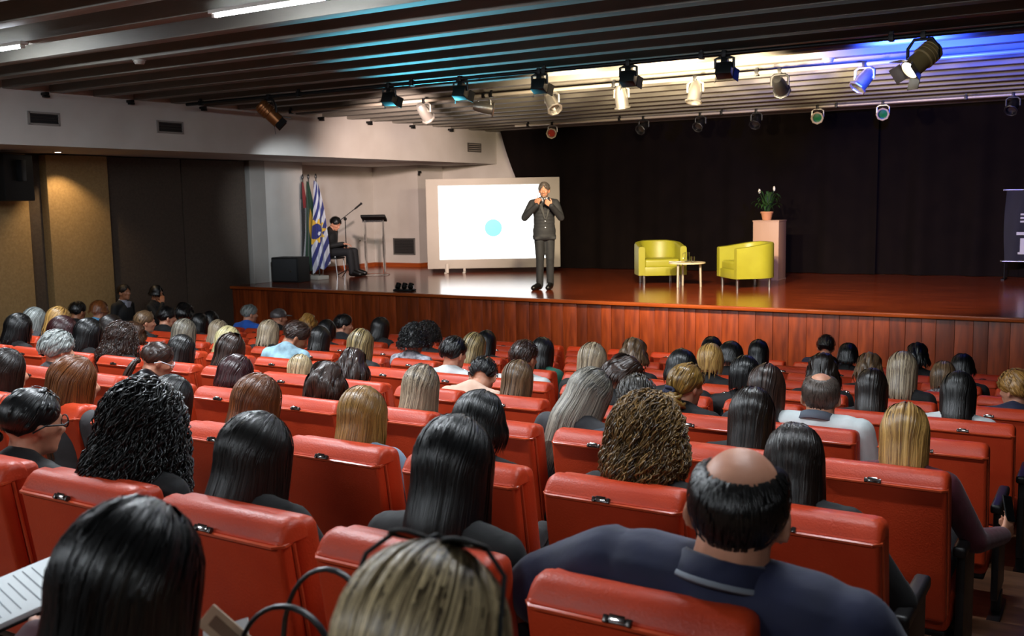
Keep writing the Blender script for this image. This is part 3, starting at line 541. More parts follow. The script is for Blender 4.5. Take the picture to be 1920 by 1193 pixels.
def hair_mesh(kind, L, seed, n_lock=90, fine=False, curl_n=80):
    rnd = random.Random(seed); b = NB(); uvl = b.loops.layers.uv.new('UVMap'); sd = seed*3.7
    def grid(fn, nu, nv, close=False, uo=0):
        vs = [[b.verts.new(fn(i/nu, j/nv)) for j in range(nv+1)] for i in range(nu+1)]
        for i in range(nu):
            for j in range(nv):
                f = b.faces.new((vs[i][j], vs[i+1][j], vs[i+1][j+1], vs[i][j+1]))
                for l, (a, c) in zip(f.loops, ((i, j), (i+1, j), (i+1, j+1), (i, j+1))): l[uvl].uv = (a/nu+uo, c/nv)
    def ribbon(pts, wd, uo, nrm):
        n = len(pts); rows = []
        fr = []
        for i, p in enumerate(pts):
            t = (pts[min(i+1, n-1)]-pts[max(i-1, 0)]).normalized(); nn = nrm(p); sdir = t.cross(nn); sdir = sdir.normalized() if sdir.length > 1e-5 else V((1, 0, 0))
            k = i/(n-1); wv = wd*(.55+.45*sin(min(1, k*1.6)*pi*.5))*(1 if k < .7 else max(.08, (1-k)/.3))
            rows.append([b.verts.new(p-sdir*wv), b.verts.new(p+nn*wv*.3), b.verts.new(p+sdir*wv)])
        for i in range(n-1):
            for j in (0, 1):
                f = b.faces.new((rows[i][j], rows[i][j+1], rows[i+1][j+1], rows[i+1][j]))
                for l, (a, c) in zip(f.loops, ((i, j), (i, j+1), (i+1, j+1), (i+1, j))): l[uvl].uv = (uo+c*.012, a/(n-1))
    def spiral(pts, R, turns, r, uo):
        n = 26; fr = frames(pts); P = []; q = rnd.uniform(0, 6.28)
        for i in range(n):
            k = i/(n-1); x = k*(len(pts)-1); a = int(min(x, len(pts)-2)); p = pts[a].lerp(pts[a+1], x-a); u, v_ = fr[a]; an = q+turns*2*pi*k; rr = R*min(1, k*3+.3)
            P.append(p+u*rr*cos(an)+v_*rr*sin(an))
        f2 = frames(P); rings = []
        for i, p in enumerate(P):
            u, v_ = f2[i]; rr = r*(1-.5*(i/(n-1))**3); rings.append([b.verts.new(p+u*rr*cos(2*pi*j/4)+v_*rr*sin(2*pi*j/4)) for j in range(4)])
        for i in range(n-1):
            for j in range(4):
                f = b.faces.new((rings[i][j], rings[i][(j+1) % 4], rings[i+1][(j+1) % 4], rings[i+1][j]))
                for l in f.loops: l[uvl].uv = (uo, i/(n-1))
    if kind in ('long', 'wavy', 'bob'):
        wav = .014 if kind == 'wavy' else .0
        H = HairPath(36, .016 if kind != 'wavy' else .022, L, True, flare=-.05 if kind == 'long' else (.10 if kind == 'wavy' else -.02), back=.04 if L > .15 else .015, bell=.03 if kind == 'bob' else .006, seed=seed)
        PH = 2.45
        def disp(ph, v):
            e = .006*hn(ph*4+sd, v*1.2)+.0018*hn(ph*17+sd, v*1.3, 4)
            if wav: e += wav*sin(v*(9+L*14)+hn(ph*2.2, 0, sd)*4)*min(1, v*3)
            return e
        def fn(u, v):
            ph = (u*2-1)*PH; vv = v*(1-.20*(.5+.5*hn(ph*5, sd, 2))-.14*max(0, hn(ph*19, sd, 7)))
            return H.pt(ph, vv, disp(ph, v)-.004)
        grid(fn, 110 if fine else 64, 40 if fine else 24)
        for i in range(n_lock):
            ph = rnd.uniform(-PH, PH); x0 = rnd.uniform(0, .35); x1 = rnd.uniform(.80, 1.07); dr = rnd.uniform(-.16, .16); ex = rnd.uniform(-.001, .0026)
            pts = [H.pt(ph+dr*(k/13)**2, x0+(x1-x0)*k/13, disp(ph, x0+(x1-x0)*k/13)+ex) for k in range(14)]
            ribbon(pts, rnd.uniform(.0022, .0048) if fine else rnd.uniform(.004, .008), ph/(2*PH)+.5, lambda p: V((p.x, p.y+.01, p.z*.4 if p.z > 0 else 0)).normalized())
    elif kind == 'curly':
        H = HairPath(34, .02 if L > .2 else .032, L, True, flare=.06 if L > .2 else -.12, back=.04, bell=.03 if L > .2 else .045, seed=seed); PH = 2.4
        grid(lambda u, v: H.pt((u*2-1)*PH, v*.93, .01*hn(u*26+sd, v*9)), 64, 20)
        for i in range(curl_n):
            ph = rnd.uniform(-PH, PH); x0 = rnd.uniform(.02, .72); x1 = min(1.04, x0+rnd.uniform(.25, .5)); ex = rnd.uniform(.0, .022)
            pts = [H.pt(ph+.1*hn(i, k*.4), x0+(x1-x0)*k/8, ex) for k in range(9)]
            spiral(pts, rnd.uniform(.004, .009), rnd.uniform(2.5, 5), rnd.uniform(.0018, .0034), rnd.random())
    elif kind in ('short', 'pony', 'updo', 'shortf'):
        H = HairPath(34, {'short': .012, 'pony': .009, 'updo': .012, 'shortf': .022}[kind], 0, False, nape=-.80 if kind != 'short' else -.72, temple=-.22, seed=seed)
        amp = {'short': .004, 'pony': .003, 'updo': .006, 'shortf': .014}[kind]; fq = 7 if kind != 'pony' else 12
        PH = pi*.98
        grid(lambda u, v: H.pt((u*2-1)*PH, v*(1+.04*hn(u*30, sd)), amp*hn(u*fq*2+sd, v*(5 if kind != 'pony' else 1.2))-.012*(v**6)), 64, 22)
        nt = {'short': 320, 'pony': 30, 'updo': 60, 'shortf': 160}[kind]
        for i in range(nt):
            ph = rnd.uniform(-PH, PH); x0 = rnd.uniform(0, .8); x1 = x0+rnd.uniform(.14, .24); ex = rnd.uniform(.0, .006 if kind == 'short' else .004)
            pts = [H.pt(ph+.25*hn(i, 3)*(k/5), min(1.03, x0+(x1-x0)*k/5), ex+amp*.5*hn(ph*fq, x0*5)+.006*sin(pi*k/5)-.012*(min(1, x0+(x1-x0)*k/5)**6)) for k in range(6)]
            ribbon(pts, rnd.uniform(.0022, .0045) if kind == 'short' else rnd.uniform(.005, .009), rnd.random(), lambda p: (p-V((0, -.01, .02))).normalized())
        if kind == 'pony':
            base = V((0, -.115, -.03)); ell(b, base+V((0, -.004, 0)), (.022, .022, .02), None, 2)
            for i in range(26):
                a = rnd.uniform(0, 6.28); rr = rnd.uniform(.2, 1)
                pts = [base+V((cos(a)*rr*(.012+.022*sin(pi*min(1, k/7))), -.02*sin(pi*k/9)*1.2-.012+sin(a)*rr*(.01+.015*sin(pi*k/9)), -.30*(k/9)**1.15)) for k in range(10)]
                tube(b, pts, [.009*(1-.75*(k/9)) for k in range(10)], 5)
        if kind == 'updo':
            base = V((0, -.105, -.075))
            for i in range(46):
                a = rnd.uniform(0, 6.28); el_ = rnd.uniform(-1.1, 1.1); r0 = V((cos(a)*cos(el_)*.085, -abs(sin(a)*cos(el_))*.055-.01, sin(el_)*.055))
                ax = V((rnd.uniform(-1, 1), rnd.uniform(-.4, .4), rnd.uniform(-1, 1))).normalized(); pts = [base+M4.Rotation(rad(-50+14*k), 3, ax) @ r0 for k in range(8)]
                tube(b, pts, [.011*sin(pi*(k+.8)/9)+.002 for k in range(8)], 5)
            ell(b, base, (.075, .045, .05), None, 2)
    elif kind == 'cap':
        H = HairPath(20, .016, 0, False, nape=-.1, temple=.05); grid(lambda u, v: H.pt((u*2-1)*pi, v, .006*hn(u*3, v*3)), 40, 12)
        box(b, (0, .125, .035), (.13, .07, .012), .005)
    elif kind == 'ring':     # receding: hair only around the sides and back
        H = HairPath(-14, .008, 0, False, nape=-.86, temple=.15, th0=L, seed=seed); PH = 2.05
        grid(lambda u, v: H.pt((u*2-1)*PH, v, .002*hn(u*30, v*9)-.012*(1-min(1, v*3))-.010*v**5), 72, 16)
        for i in range(700):
            ph = rnd.uniform(-PH, PH); x0 = max(0, rnd.gauss(.35, .3)); x0 = min(x0, .82); x1 = x0+rnd.uniform(.1, .2)
            pts = [H.pt(ph, min(1.02, x0+(x1-x0)*k/4), .0035-.012*max(0, 1-3*(x0+(x1-x0)*k/4))-.008*(x0+(x1-x0)*k/4)**5) for k in range(5)]
            ribbon(pts, rnd.uniform(.002, .004), rnd.random(), lambda p: (p-V((0, -.01, .02))).normalized())
    me = mesh_of('hair', b, 180, recalc=False)
    return me
HAIRS = {}
def get_hair(style, big, key):
    """big: foreground heads get their own finer mesh"""
    base = style.rstrip('0123456789'); n = int(style[len(base):] or 0)
    sd = (key % 2) if not big else 100+key
    k = (style, sd)
    if k not in HAIRS:
        if base in ('long', 'wavy', 'bob', 'curly'):
            L = {1: .05, 2: .08, 3: .11, 4: .16, 5: .21, 6: .26, 7: .30, 8: .36, 9: .42}[n]
            HAIRS[k] = hair_mesh(base, L, sd+n*5, 700 if big else 130, big, 1000 if big else 240)
        elif base == 'short': HAIRS[k] = hair_mesh('shortf' if n == 2 else 'short', 0, sd)
        else: HAIRS[k] = hair_mesh(base, 0, sd)
    return HAIRS[k]
# ------------------------------------------------------------------ auditorium seats
m_lea = mat('red_leather', 'bd3e1c', .43, color2='b23416', scale=5, bump=.14, bscale=150, spec=.38)
m_pipe = mat('red_piping', 'c04a28', .3)
m_arm = mat('black_armrest', '141112', .45)
m_plate = mat('seat_plate_dark', '4a4644', .25, .8)
LEAN = .15
def lean_y(z): return -.10-(z-.42)*LEAN
def shear(vs):
    for v in vs: v.co.y += -(v.co.z-.42)*LEAN
def all_verts(b): return list(b.verts)
def seat_parts():
    P = {}
    # rear shell: flat upholstered panel, tapered slightly, stops at the seam
    b = NB(); box(b, (0, -.155, .6225), (.490, .05, .565), .016, 3); shear(all_verts(b)); P['back_panel'] = mesh_of('back_panel', b)
    # top pad: sloped crest above the seam, rounded ends
    b = NB()
    prof = [(-.180, .893), (-.176, .900), (-.150, .935), (-.128, .949), (-.100, .952), (-.074, .940), (-.066, .915), (-.066, .893)]
    xs = [-.247, -.243, -.232, -.215, .215, .232, .243, .247]; sc = [.55, .78, .93, 1, 1, .93, .78, .55]; rings = []
    for x, s in zip(xs, sc): rings.append([b.verts.new((x, -.122+(y+.122)*(.6+.4*s), .893+(z-.893)*s)) for y, z in prof])
    for r0, r1 in zip(rings, rings[1:]):
        for k in range(len(prof)-1): b.faces.new((r0[k], r0[k+1], r1[k+1], r1[k]))
        b.faces.new((r0[-1], r0[0], r1[0], r1[-1]))
    b.faces.new(rings[0]); b.faces.new(rings[-1][::-1])
    shear(all_verts(b)); P['top_pad'] = mesh_of('top_pad', b, 50)
    b = NB(); pts = [(-.236, -.12, .891), (-.246, -.165, .891), (-.228, -.186, .891), (.228, -.186, .891), (.246, -.165, .891), (.236, -.12, .891)]
    tube(b, pts, .0068, 6)
    for s in (-1, 1): tube(b, [(s*.243, -.128, .89), (s*.246, -.128, .62), (s*.243, -.128, .36)], .006, 6)
    shear(all_verts(b)); P['piping'] = mesh_of('piping', b)
    # front cushion
    b = NB(); box(b, (0, -.075, .66), (.492, .10, .56), .04, 4)
    for v in b.verts: v.co.y += .012*cos(v.co.x*5)*(1 if v.co.y > -.08 else 0)
    shear(all_verts(b)); P['back_cushion'] = mesh_of('back_cushion', b)
    b = NB(); box(b, (0, .18, .315), (.49, .50, .12), .045, 4); P['seat_cushion'] = mesh_of('seat_cushion', b)
    b = NB(); box(b, (0, .16, .245), (.46, .42, .03), .01); P['seat_pan'] = mesh_of('seat_pan', b)
    b = NB(); box(b, (0, -.01, .60), (.052, .40, .045), .016, 3); P['armrest'] = mesh_of('armrest', b)
    b = NB(); box(b, (0, .0, .35), (.034, .30, .47), .01); P['side_panel'] = mesh_of('side_panel', b)
    b = NB(); box(b, (0, 0, .06), (.045, .10, .12), .006); box(b, (0, .0, .012), (.06, .34, .024), .006); P['leg'] = mesh_of('leg', b)
    b = NB(); box(b, (0, 0, 0), (.062, .010, .014), .003)
    for s in (-1, 1): box(b, (s*.026, -.004, .0), (.012, .012, .017), .003)
    P['number_plate'] = mesh_of('number_plate', b)
    b = NB(); box(b, (0, 0, 0), (.036, .010, .014), .002); P['plate_face'] = mesh_of('plate_face', b)
    return P
SP = seat_parts()
def make_seat():
    t = thing('auditorium_seat', '', 'seat')
    ob('back_panel', SP['back_panel'], m_lea, t); ob('top_pad', SP['top_pad'], m_lea, t); ob('piping', SP['piping'], m_pipe, t)
    ob('back_cushion', SP['back_cushion'], m_lea, t); ob('seat_cushion', SP['seat_cushion'], m_lea, t); ob('seat_pan', SP['seat_pan'], m_arm, t)
    for s in (-1, 1):
        ob('armrest', SP['armrest'], m_arm, t, (s*.274, .14, 0)); ob('side_panel', SP['side_panel'], m_arm, t, (s*.274, .14, 0)); ob('leg', SP['leg'], m_arm, t, (s*.274, .14, 0))
    pl = ob('number_plate', SP['number_plate'], m_plate, t, (-.02, lean_y(.901)-.086, .901), (rad(-35), 0, 0))
    ob('plate_face', SP['plate_face'], m_chrome, pl, (0, -.007, .004))
    return t
ORD = ['', 'first', 'second', 'third', 'fourth', 'fifth', 'sixth', 'seventh', 'eighth', 'ninth', 'tenth', 'eleventh', 'twelfth', 'thirteenth', 'fourteenth', 'fifteenth', 'sixteenth', 'seventeenth', 'eighteenth', 'nineteenth', 'twentieth', 'twenty-first']
SEAT_X = lambda k, j: -.83+.02*(k-1)-.605*j
NVIS = {0: 3, 1: 5, 2: 8, 3: 11, 4: 14, 5: 16}
def seat_of(x, k): return max(0, min(NVIS.get(k, 19)-1, round((SEAT_X(k, 0)-x)/.605)))
occ = {}
for i, p in enumerate(PEOPLE): occ.setdefault((p[3], seat_of(p[0], p[3])), i)
proto = make_seat(); first = True
for k in range(0, 11):
    for j in range(NVIS.get(k, 19)):
        x = SEAT_X(k, j)
        if k == 0 and j > 2: continue
        o = proto if first else copy_tree(proto); first = False
        o.location = (x, ROW_Y(k)+.19, ROW_Z(k))
        rw = 'nearest row, mostly below the frame' if k == 0 else ORD[k]+' visible row from the camera'
        o['label'] = 'red leather auditorium seat, %s from the right aisle, %s' % (ORD[j+1], rw)
        o['group'] = 'red auditorium seats'

# ------------------------------------------------------------------ audience
FIGS = {}
SIDE = {'pale denim jacket': -7, 'beside large empty': -5, 'tilting her head right': 7, 'beside the grey blonde woman': -5, 'light brown hair right of the peach': 3, 'right of navy polo': -6, 'looking right, behind low': -4}
def audience_fig(sex, yaw, lean, arms='lap', side=0):
    y = min((-40, -25, -10, 5, 20), key=lambda a: abs(a-yaw)) if yaw < 40 else 60
    k = (sex, y, lean, arms, side)
    if k not in FIGS:
        J = seated_joints(sex == 'f', lean, y, 4 if not lean else 12, 0, arms, 1.0, side)
        FIGS[k] = make_figure(J, .0105, 3, hands=True, dec=.55)
    return FIGS[k]
m_shoe = mat('black_shoe', '0e0d0d', .35)
m_trs = mat('dark_trousers', '101116', .8)
def dress(t, F, skin, topm, legm=None, hairme=None, hairm=None, Tadd=None, topname='top'):
    ob('body', F.body, skin, t); ob(topname, F.top, topm, t); ob('trousers', F.legs, legm or m_trs, t); ob('shoes', F.shoes, m_shoe, t)
    if hairme:
        h = ob('hair', hairme, hairm, t); h.matrix_local = F.J.T
        return h
def figure_height(F): return (F.J.T @ V((0, 0, .132))).z
for i, (X, Y, Zt, k, sex, st, hc, top, yaw, lean, lab) in enumerate(PEOPLE):
    F = audience_fig(sex, yaw, lean, 'right_up' if 'rightmost foreground' in lab else 'right_out' if ('right of navy polo' in lab or 'pale denim' in lab or 'beside large empty' in lab) else 'lap', next((v for q_, v in SIDE.items() if q_ in lab), 0))
    hz = max((F.J.T @ V((0, -.03, .13))).z, (F.J.T @ V((0, .0, .13))).z); hx = F.J.T.translation.x; hy = F.J.T.translation.y
    s = (Zt-ROW_Z(k))/hz; s = max(.94, min(1.2, s)); 
    zz = ROW_Z(k)+(Zt-ROW_Z(k)-hz*s)
    t = thing('person', lab, 'person', (X-hx*s, Y-hy*s, zz), 0, 'seated audience', s)
    big = k <= 2 or (k == 3 and st in ('long8', 'updo', 'wavy3'))
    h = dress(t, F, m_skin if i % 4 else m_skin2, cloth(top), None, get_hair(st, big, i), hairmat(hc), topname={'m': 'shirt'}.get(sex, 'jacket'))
    if k == 0 and i == 0: h.scale = (.93, 1, 1)
    if st == 'cap': h.name = 'flat_cap'
    if sex == 'f' and st[:4] in ('long',) and k: h.scale = (.97, 1.0, 1.02)
# ------------------------------------------------------------------ particular people
def special(lab, loc, rz, F, s, skin, topm, legm, hair, hairm, group=None, topname='shirt', name='person'):
    t = thing(name, lab, 'person', loc, rz, group, s); dress(t, F, skin, topm, legm, hair, hairm, topname=topname); return t
def place_head(F, X, Y, Z, floor):
    hz = (F.J.T @ V((0, -.02, .125))).z; s = (Z-floor)/hz; h = F.J.T.translation; return (X-h.x*s, Y-h.y*s, floor), s
# broad bald man, navy polo
J = seated_joints(False, -8, 12, 14, 2, 'wide', 1.3, 5); F = make_figure(J, .0075, 4, short=.62)
loc, s = place_head(F, -.675, 1.99, 2.39, ROW_Z(1))
navy = special('broad balding man in navy polo shirt, bottom right, back turned to the camera', loc, 0, F, s, m_skin, cloth('navy'), None, hair_mesh('ring', 50, 5), hairmat('bald'), 'seated audience', 'polo_shirt')
def collar(parent, J, m, r, up=.06, h=.05, stripe=None):
    d = (J.T.translation-J.neck0).normalized(); T = M4.Translation(J.neck0) @ d.to_track_quat('Z', 'Y').to_matrix().to_4x4()
    b = NB(); lathe(b, [(r, up-.01), (r+.004, up), (r+.012, up-.005), (r+.026, up-h), (r+.020, up-h-.004), (r+.004, up-h*.7)], 30, T)
    o = part('collar', b, m, parent, 180)
    if stripe:
        b = NB(); lathe(b, [(r+.0245, up-h+.010), (r+.0275, up-h+.004), (r+.0275, up-h), (r+.0235, up-h+.002)], 30, T); c = part('collar_stripe', b, stripe, o, 180); c['label'] = 'thin pale grey stripe along the collar edge'
    return o
collar(navy, J, cloth('navy'), .078, .075, .05, mat('pale_stripe', '7c828c', .8))
# bald man in a light polo
J = seated_joints(False, 4, 14, 4, 0, 'lap', 1.16); F = make_figure(J, .0085, 4, short=.62)
loc, s = place_head(F, -1.38, 5.40, 2.90-1.185+.245, ROW_Z(4))
o = special('balding man with shaved sides and light grey polo shirt, right of centre', loc, 0, F, s, m_skin, cloth('ltgrey'), None, hair_mesh('ring', 34, 9), hairmat('shaved'), 'seated audience', 'polo_shirt')
collar(o, J, mat('slate_collar', '5c6470', .8), .075, .07, .045)['label'] = 'slate grey striped collar'
# person at the lower left, only lap and hand in view
J = seated_joints(True, 0, -10, 4); J.el[1] = V((.235, .06, .64)); J.wr[1] = V((.13, .27, .73)); J.hd[1] = (V((-.2, 1, .1)), V((-.2, 0, -1))); F = make_figure(J, .0085, 3)
o = special('person in burgundy sleeve and black trousers, only hand and lap showing, bottom left corner', (-2.06, .93, ROW_Z(0)), 0, F, 1.0, m_skin, mat('cloth_wine', '4a1220', .8, color2='3c0e1a', bump=.3, bscale=12), None, get_hair('long5', False, 0), hairmat('DK'), 'seated audience')
# two people standing in the side aisle by the dark wall
def standing(fem=False, yaw=0, pitch=0, arms='down', roll=0):
    J = Fig(); J.fem = fem; J.wide = 1.0
    J.pelvis = V((0, 0, .95)); J.waist = V((0, .005, 1.10)); J.chest = V((0, .005, 1.27)); J.neck0 = V((0, -.012, 1.41)); J.neck1 = V((0, .012, 1.525))
    J.sh = [V((-.185, -.005, 1.385)), V((.185, -.005, 1.385))]
    J.el = [V((-.235, -.02, 1.12)), V((.235, -.02, 1.12))]; J.wr = [V((-.215, .09, .90)), V((.215, .09, .90))]
    J.hd = [(V((.05, .15, -1)), V((1, .1, 0))), (V((-.05, .15, -1)), V((-1, .1, 0)))]; J.curl = .35
    if arms == 'speak':
        J.el = [V((-.255, .10, 1.155)), V((.325, .10, 1.165))]; J.wr = [V((-.075, .29, 1.345)), V((.15, .27, 1.355))]
        J.hd = [(V((.75, .15, .62)), V((.2, -.8, .3))), (V((-.25, .10, 1)), V((-.7, -.7, 0)))]; J.curls = [[.95, .95, .95, 1.0], [.10, 1.05, 1.15, 1.2]]
    if arms == 'face': J.el[1] = V((.23, .16, 1.17)); J.wr[1] = V((.12, .17, 1.42)); J.hd[1] = (V((-.4, -.1, 1)), V((-.8, -.3, 0)))
    J.hip = [V((-.09, 0, .93)), V((.09, 0, .93))]; J.kn = [V((-.10, .02, .5)), V((.10, .03, .5))]; J.an = [V((-.11, -.03, .085)), V((.11, -.02, .085))]; J.toe = [V((-.14, .13, .035)), V((.14, .14, .035))]
    J.T = M4.Translation(J.neck1+V((0, .03, .062))) @ M4.Rotation(rad(yaw), 4, 'Z') @ M4.Rotation(-rad(pitch), 4, 'X') @ M4.Rotation(rad(roll), 4, 'Y')
    return J
def shirt_front(t, J, m, m2=None, zlo=.18):
    """V of shirt showing at the chest, collar wings"""
    b = NB(); top = J.neck0+V((0, .075, .02)); 
    prism(b, [(-.05, .02), (.05, .02), (.012, -zlo), (-.012, -zlo)], .05, M4.Translation(top+V((0, .035, 0))) @ M4.Rotation(rad(-14), 4, 'X'))
    part('shirt_front', b, m, t)
    b = NB(); lathe(b, [(.060, -.02), (.064, .035), (.058, .04), (.052, -.02)], 20, M4.Translation(J.neck0+V((0, .012, .035))) @ M4.Rotation(rad(-10), 4, 'X')); part('collar', b, m, t, 180)
FS = make_figure(standing(False, -12, -4), .009, 3)
t = special('man in dark suit and pale shirt standing in front of the dark wall panel', (-13.3, 10.1, 0), rad(-75), FS, 1.0, m_skin2, cloth('suit'), None, get_hair('short', False, 0), hairmat('DK'), 'people standing by the dark wall', 'jacket')
shirt_front(t, FS.J, mat('cloth_paleshirt', '9a9aa6', .8))
FS2 = make_figure(standing(True, -10, 8, 'face'), .009, 3)
t = special('dark haired person in black with a hand raised to the face by the dark wall', (-13.25, 10.66, 0), rad(-60), FS2, .965, m_skin2, cloth('black'), None, get_hair('bob2', False, 0), hairmat('K'), 'people standing by the dark wall', 'jacket')
# the speaker
J = standing(False, -14, 6, 'speak'); J.hip = [V((-.082, 0, .93)), V((.082, 0, .93))]; J.kn = [V((-.085, .02, .5)), V((.08, .04, .5))]; J.an = [V((-.09, -.03, .085)), V((.085, .0, .085))]; J.toe = [V((-.03, .13, .035)), V((.20, .10, .035))]; FSP = make_figure(J, .0058, 4, rf=.0092)
b = NB(); torso_shapes(b, J, .022)
for q in range(9):
    z_ = .86+.055*q; k_ = q/8; ell(b, (0, .004, z_), (.192-.02*sin(k_*pi*.9), .146-.012*sin(k_*pi*.9), .085))
box(b, (0, .002, .835), (.35, .25, .06), .02)
for s in (0, 1): arm_shapes(b, J, .016, s, tr=1.08)
FSP.top = remesh('jacket', b, .009, 9)
spk = special('bearded man in charcoal suit standing on the stage beside the projection screen', (-8.24, 14.47, STAGE_Z), rad(-150.3+8), FSP, 1.03, m_skin, mat('charcoal_suit', '2b2d31', .75, color2='222428', scale=14, bump=.4, bscale=12), mat('charcoal_trousers', '26282c', .75, color2='1e2023', scale=14, bump=.4, bscale=10), hair_mesh('short', 0, 3), hairmat('spk'), None, 'jacket')
shirt_front(spk, J, mat('pale_blue_shirt', 'b9c2cf', .7), zlo=.10)
m_lapel = mat('suit_lapel', '1d1f22', .6)
for s in (-1, 1):
    b = NB(); prism(b, [(s*.055, .0), (s*.095, -.03), (s*.075, -.06), (s*.088, -.07), (s*.012, -.28), (s*.006, -.26)], .012, M4.Translation((0, .142, 1.40)) @ M4.Rotation(rad(5), 4, 'X')); part('lapel', b, m_lapel, spk)
for z in (1.10, 1.0):
    b = NB(); lathe(b, [(.011, 0), (.011, .004), (.004, .006)], 12, M4.Translation((0, .152-.004, z)) @ M4.Rotation(-pi/2, 4, 'X')); part('button', b, m_metal, spk)
m_eye = mat('eye_white', 'd8d4cc', .2); m_iris = mat('iris_dark', '20150e', .2)
for s in (-1, 1):
    b = NB(); ell(b, J.T @ V((s*.032, .079, .006)), (.0105, .009, .007), None, 2); e = part('eye', b, m_eye, spk, 180)
    b = NB(); ell(b, J.T @ V((s*.032, .0865, .006)), (.0046, .003, .0046), None, 2); part('iris', b, m_iris, e, 180)
b = NB()   # short grey beard hugging the jaw
for s in (-1, 1):
    for q in range(9):
        a = q/8; ell(b, J.T @ V((s*(.058-.04*a*a), -.005+.075*a, -.052-.038*a)), (.010, .016, .018), None, 2)
ell(b, J.T @ V((0, .080, -.094)), (.026, .014, .016)); capsule(b, J.T @ V((-.024, .09, -.048)), J.T @ V((.024, .09, -.048)), .0055, .0055)
o = ob('beard', remesh('beard', b, .006, 3), hairmat('beard'), spk)
b = NB()
tube(b, [(.05, .335, 1.36), (.035, .30, 1.44)], [.011, .013], 12)
mic = tag(part('microphone', b, m_blk, None), 'small dark handheld microphone in the hands of the suited speaker', 'microphone'); mic.matrix_world = spk.matrix_basis.copy()
mic.parent = None; mic.location = spk.location; mic.rotation_euler = spk.rotation_euler; mic.scale = (1.03,)*3
b = NB(); ell(b, (.033, .297, 1.452), (.021, .021, .023), None, 3); part('microphone_grille', b, m_metal, mic, 180)
# man seated on the stage behind the flags
m_ch = mat('black_chair_plastic', '111113', .5)
ch = thing('side_chair', 'black side chair under the man in black on the stage', 'chair', (-14.05, 15.65, STAGE_Z), rad(-72))
b = NB(); box(b, (0, .08, .375), (.44, .44, .035), .015); part('seat', b, m_ch, ch)
b = NB(); box(b, (0, -.17, .72), (.42, .03, .34), .014, R=M4.Rotation(rad(8), 3, 'X')); part('backrest', b, m_ch, ch)
for sx in (-1, 1):
    for y0, y1, zt in ((-.16, -.2, .62), (.26, .3, .37)):
        b = NB(); tube(b, [(sx*.2, y1, .0), (sx*.2, y0, .42), (sx*.2, y0-.02, zt)], .012, 8); part('leg', b, m_metal, ch)
J = seated_joints(False, 14, -12, 18, 0, 'lap'); J.wr[1] = V((.1, .36, .60)); F = make_figure(J, .0085, 3)
t = special('man in black suit seated on the stage behind the flags, looking down', (-14.05, 15.65, STAGE_Z), rad(-72), F, 1.12, m_skin, cloth('suit'), None, get_hair('short', False, 1), hairmat('K'), None, 'jacket')
# things worn, held or kept by the audience
def glasses(lab, T, frame, lens, up=False, name='eyeglasses'):
    t = thing(name, lab, 'glasses'); t.matrix_world = T @ (M4.Translation((0, .030, .134)) @ M4.Rotation(rad(64), 4, 'X') if up else M4.Identity(4))
    y, z = (0, 0) if up else (.098, .008)
    for s in (-1, 1):
        b = NB(); pts = [(s*.036+.028*cos(a), y-abs(cos(a)*.5)*.006, z+.021*sin(a)) for a in [2*pi*k/18 for k in range(19)]]; tube(b, pts, .0028, 6, False); part('rim', b, frame, t, 180)
        b = NB(); lathe(b, [(.026, -.001), (.026, .001)], 20, M4.Translation((s*.036, y-.002, z)) @ M4.Rotation(pi/2, 4, 'X') @ M4.Diagonal((1, .78, 1, 1))); part('lens', b, lens, t)
        b = NB(); tube(b, [(s*.064, y-.004, z), (s*.092, y-.03, z-(.0 if up else .004)), (s*.102, y-.10, z-(.0 if up else .0)), (s*.098, y-.14, z-(.01 if up else .02))], .003, 6); part('temple', b, frame, t)
    b = NB(); tube(b, [(-.01, y, z), (0, y+.004, z+.004), (.01, y, z)], .0028, 6); part('bridge', b, frame, t)
    return t
m_lens = mat('dark_lens', '14161a', .08); m_clear = mat('clear_lens', 'e8eef0', .03, trans=.95); m_wf = mat('white_frame', 'd9d9dc', .3)
def person(txt): return next(o for o in COL.objects if o.name.startswith('person') and txt in o.get('label', ''))
def head_mat(p):
    h = next(c for c in p.children if c.name.startswith('hair')); bpy.context.view_layer.update()
    T = p.matrix_basis @ h.matrix_basis; l, r, s = T.decompose(); return M4.LocRotScale(l, r, p.scale)
glasses('dark sunglasses pushed up on the streaky blonde head closest to the camera', head_mat(person('sunglasses on her head, closest')), m_blk, m_lens, True, 'sunglasses')
glasses('sunglasses pushed up on the dark brown hair of a woman at left centre', head_mat(person('dark brown hair and sunglasses')), m_blk, m_lens, True, 'sunglasses')
glasses('thin framed eyeglasses on the woman with low black ponytail at far left', head_mat(person('thin glasses at the far left')), m_blk, m_clear)
glasses('white framed eyeglasses on the woman in black leather jacket', head_mat(person('white framed glasses')), m_wf, m_clear)
# scrunchie, bow
T = head_mat(person('dark scrunchie')); b = NB(); tube(b, [(.03*cos(a), -.126+.012*sin(3*a), -.018+.026*sin(a)) for a in [2*pi*k/20 for k in range(21)]], .011, 6); ell(b, (0, -.128, -.018), (.026, .012, .02))
o = tag(part('hair_tie', b, mat('dark_blue_scrunchie', '1c1f38', .8), None, 180), 'dark blue scrunchie holding the golden brown bun', 'hair tie'); o.matrix_world = T
T = head_mat(person('dark bow')); b = NB()
for s in (-1, 1): prism(b, [(0, -.012), (s*.07, -.035), (s*.07, .035), (0, .012)], .02, M4.Translation((0, -.125, -.02)))
o = tag(part('hair_bow', b, m_blk, None), 'dark bow tying back light brown hair in the left group', 'hair bow'); o.matrix_world = T
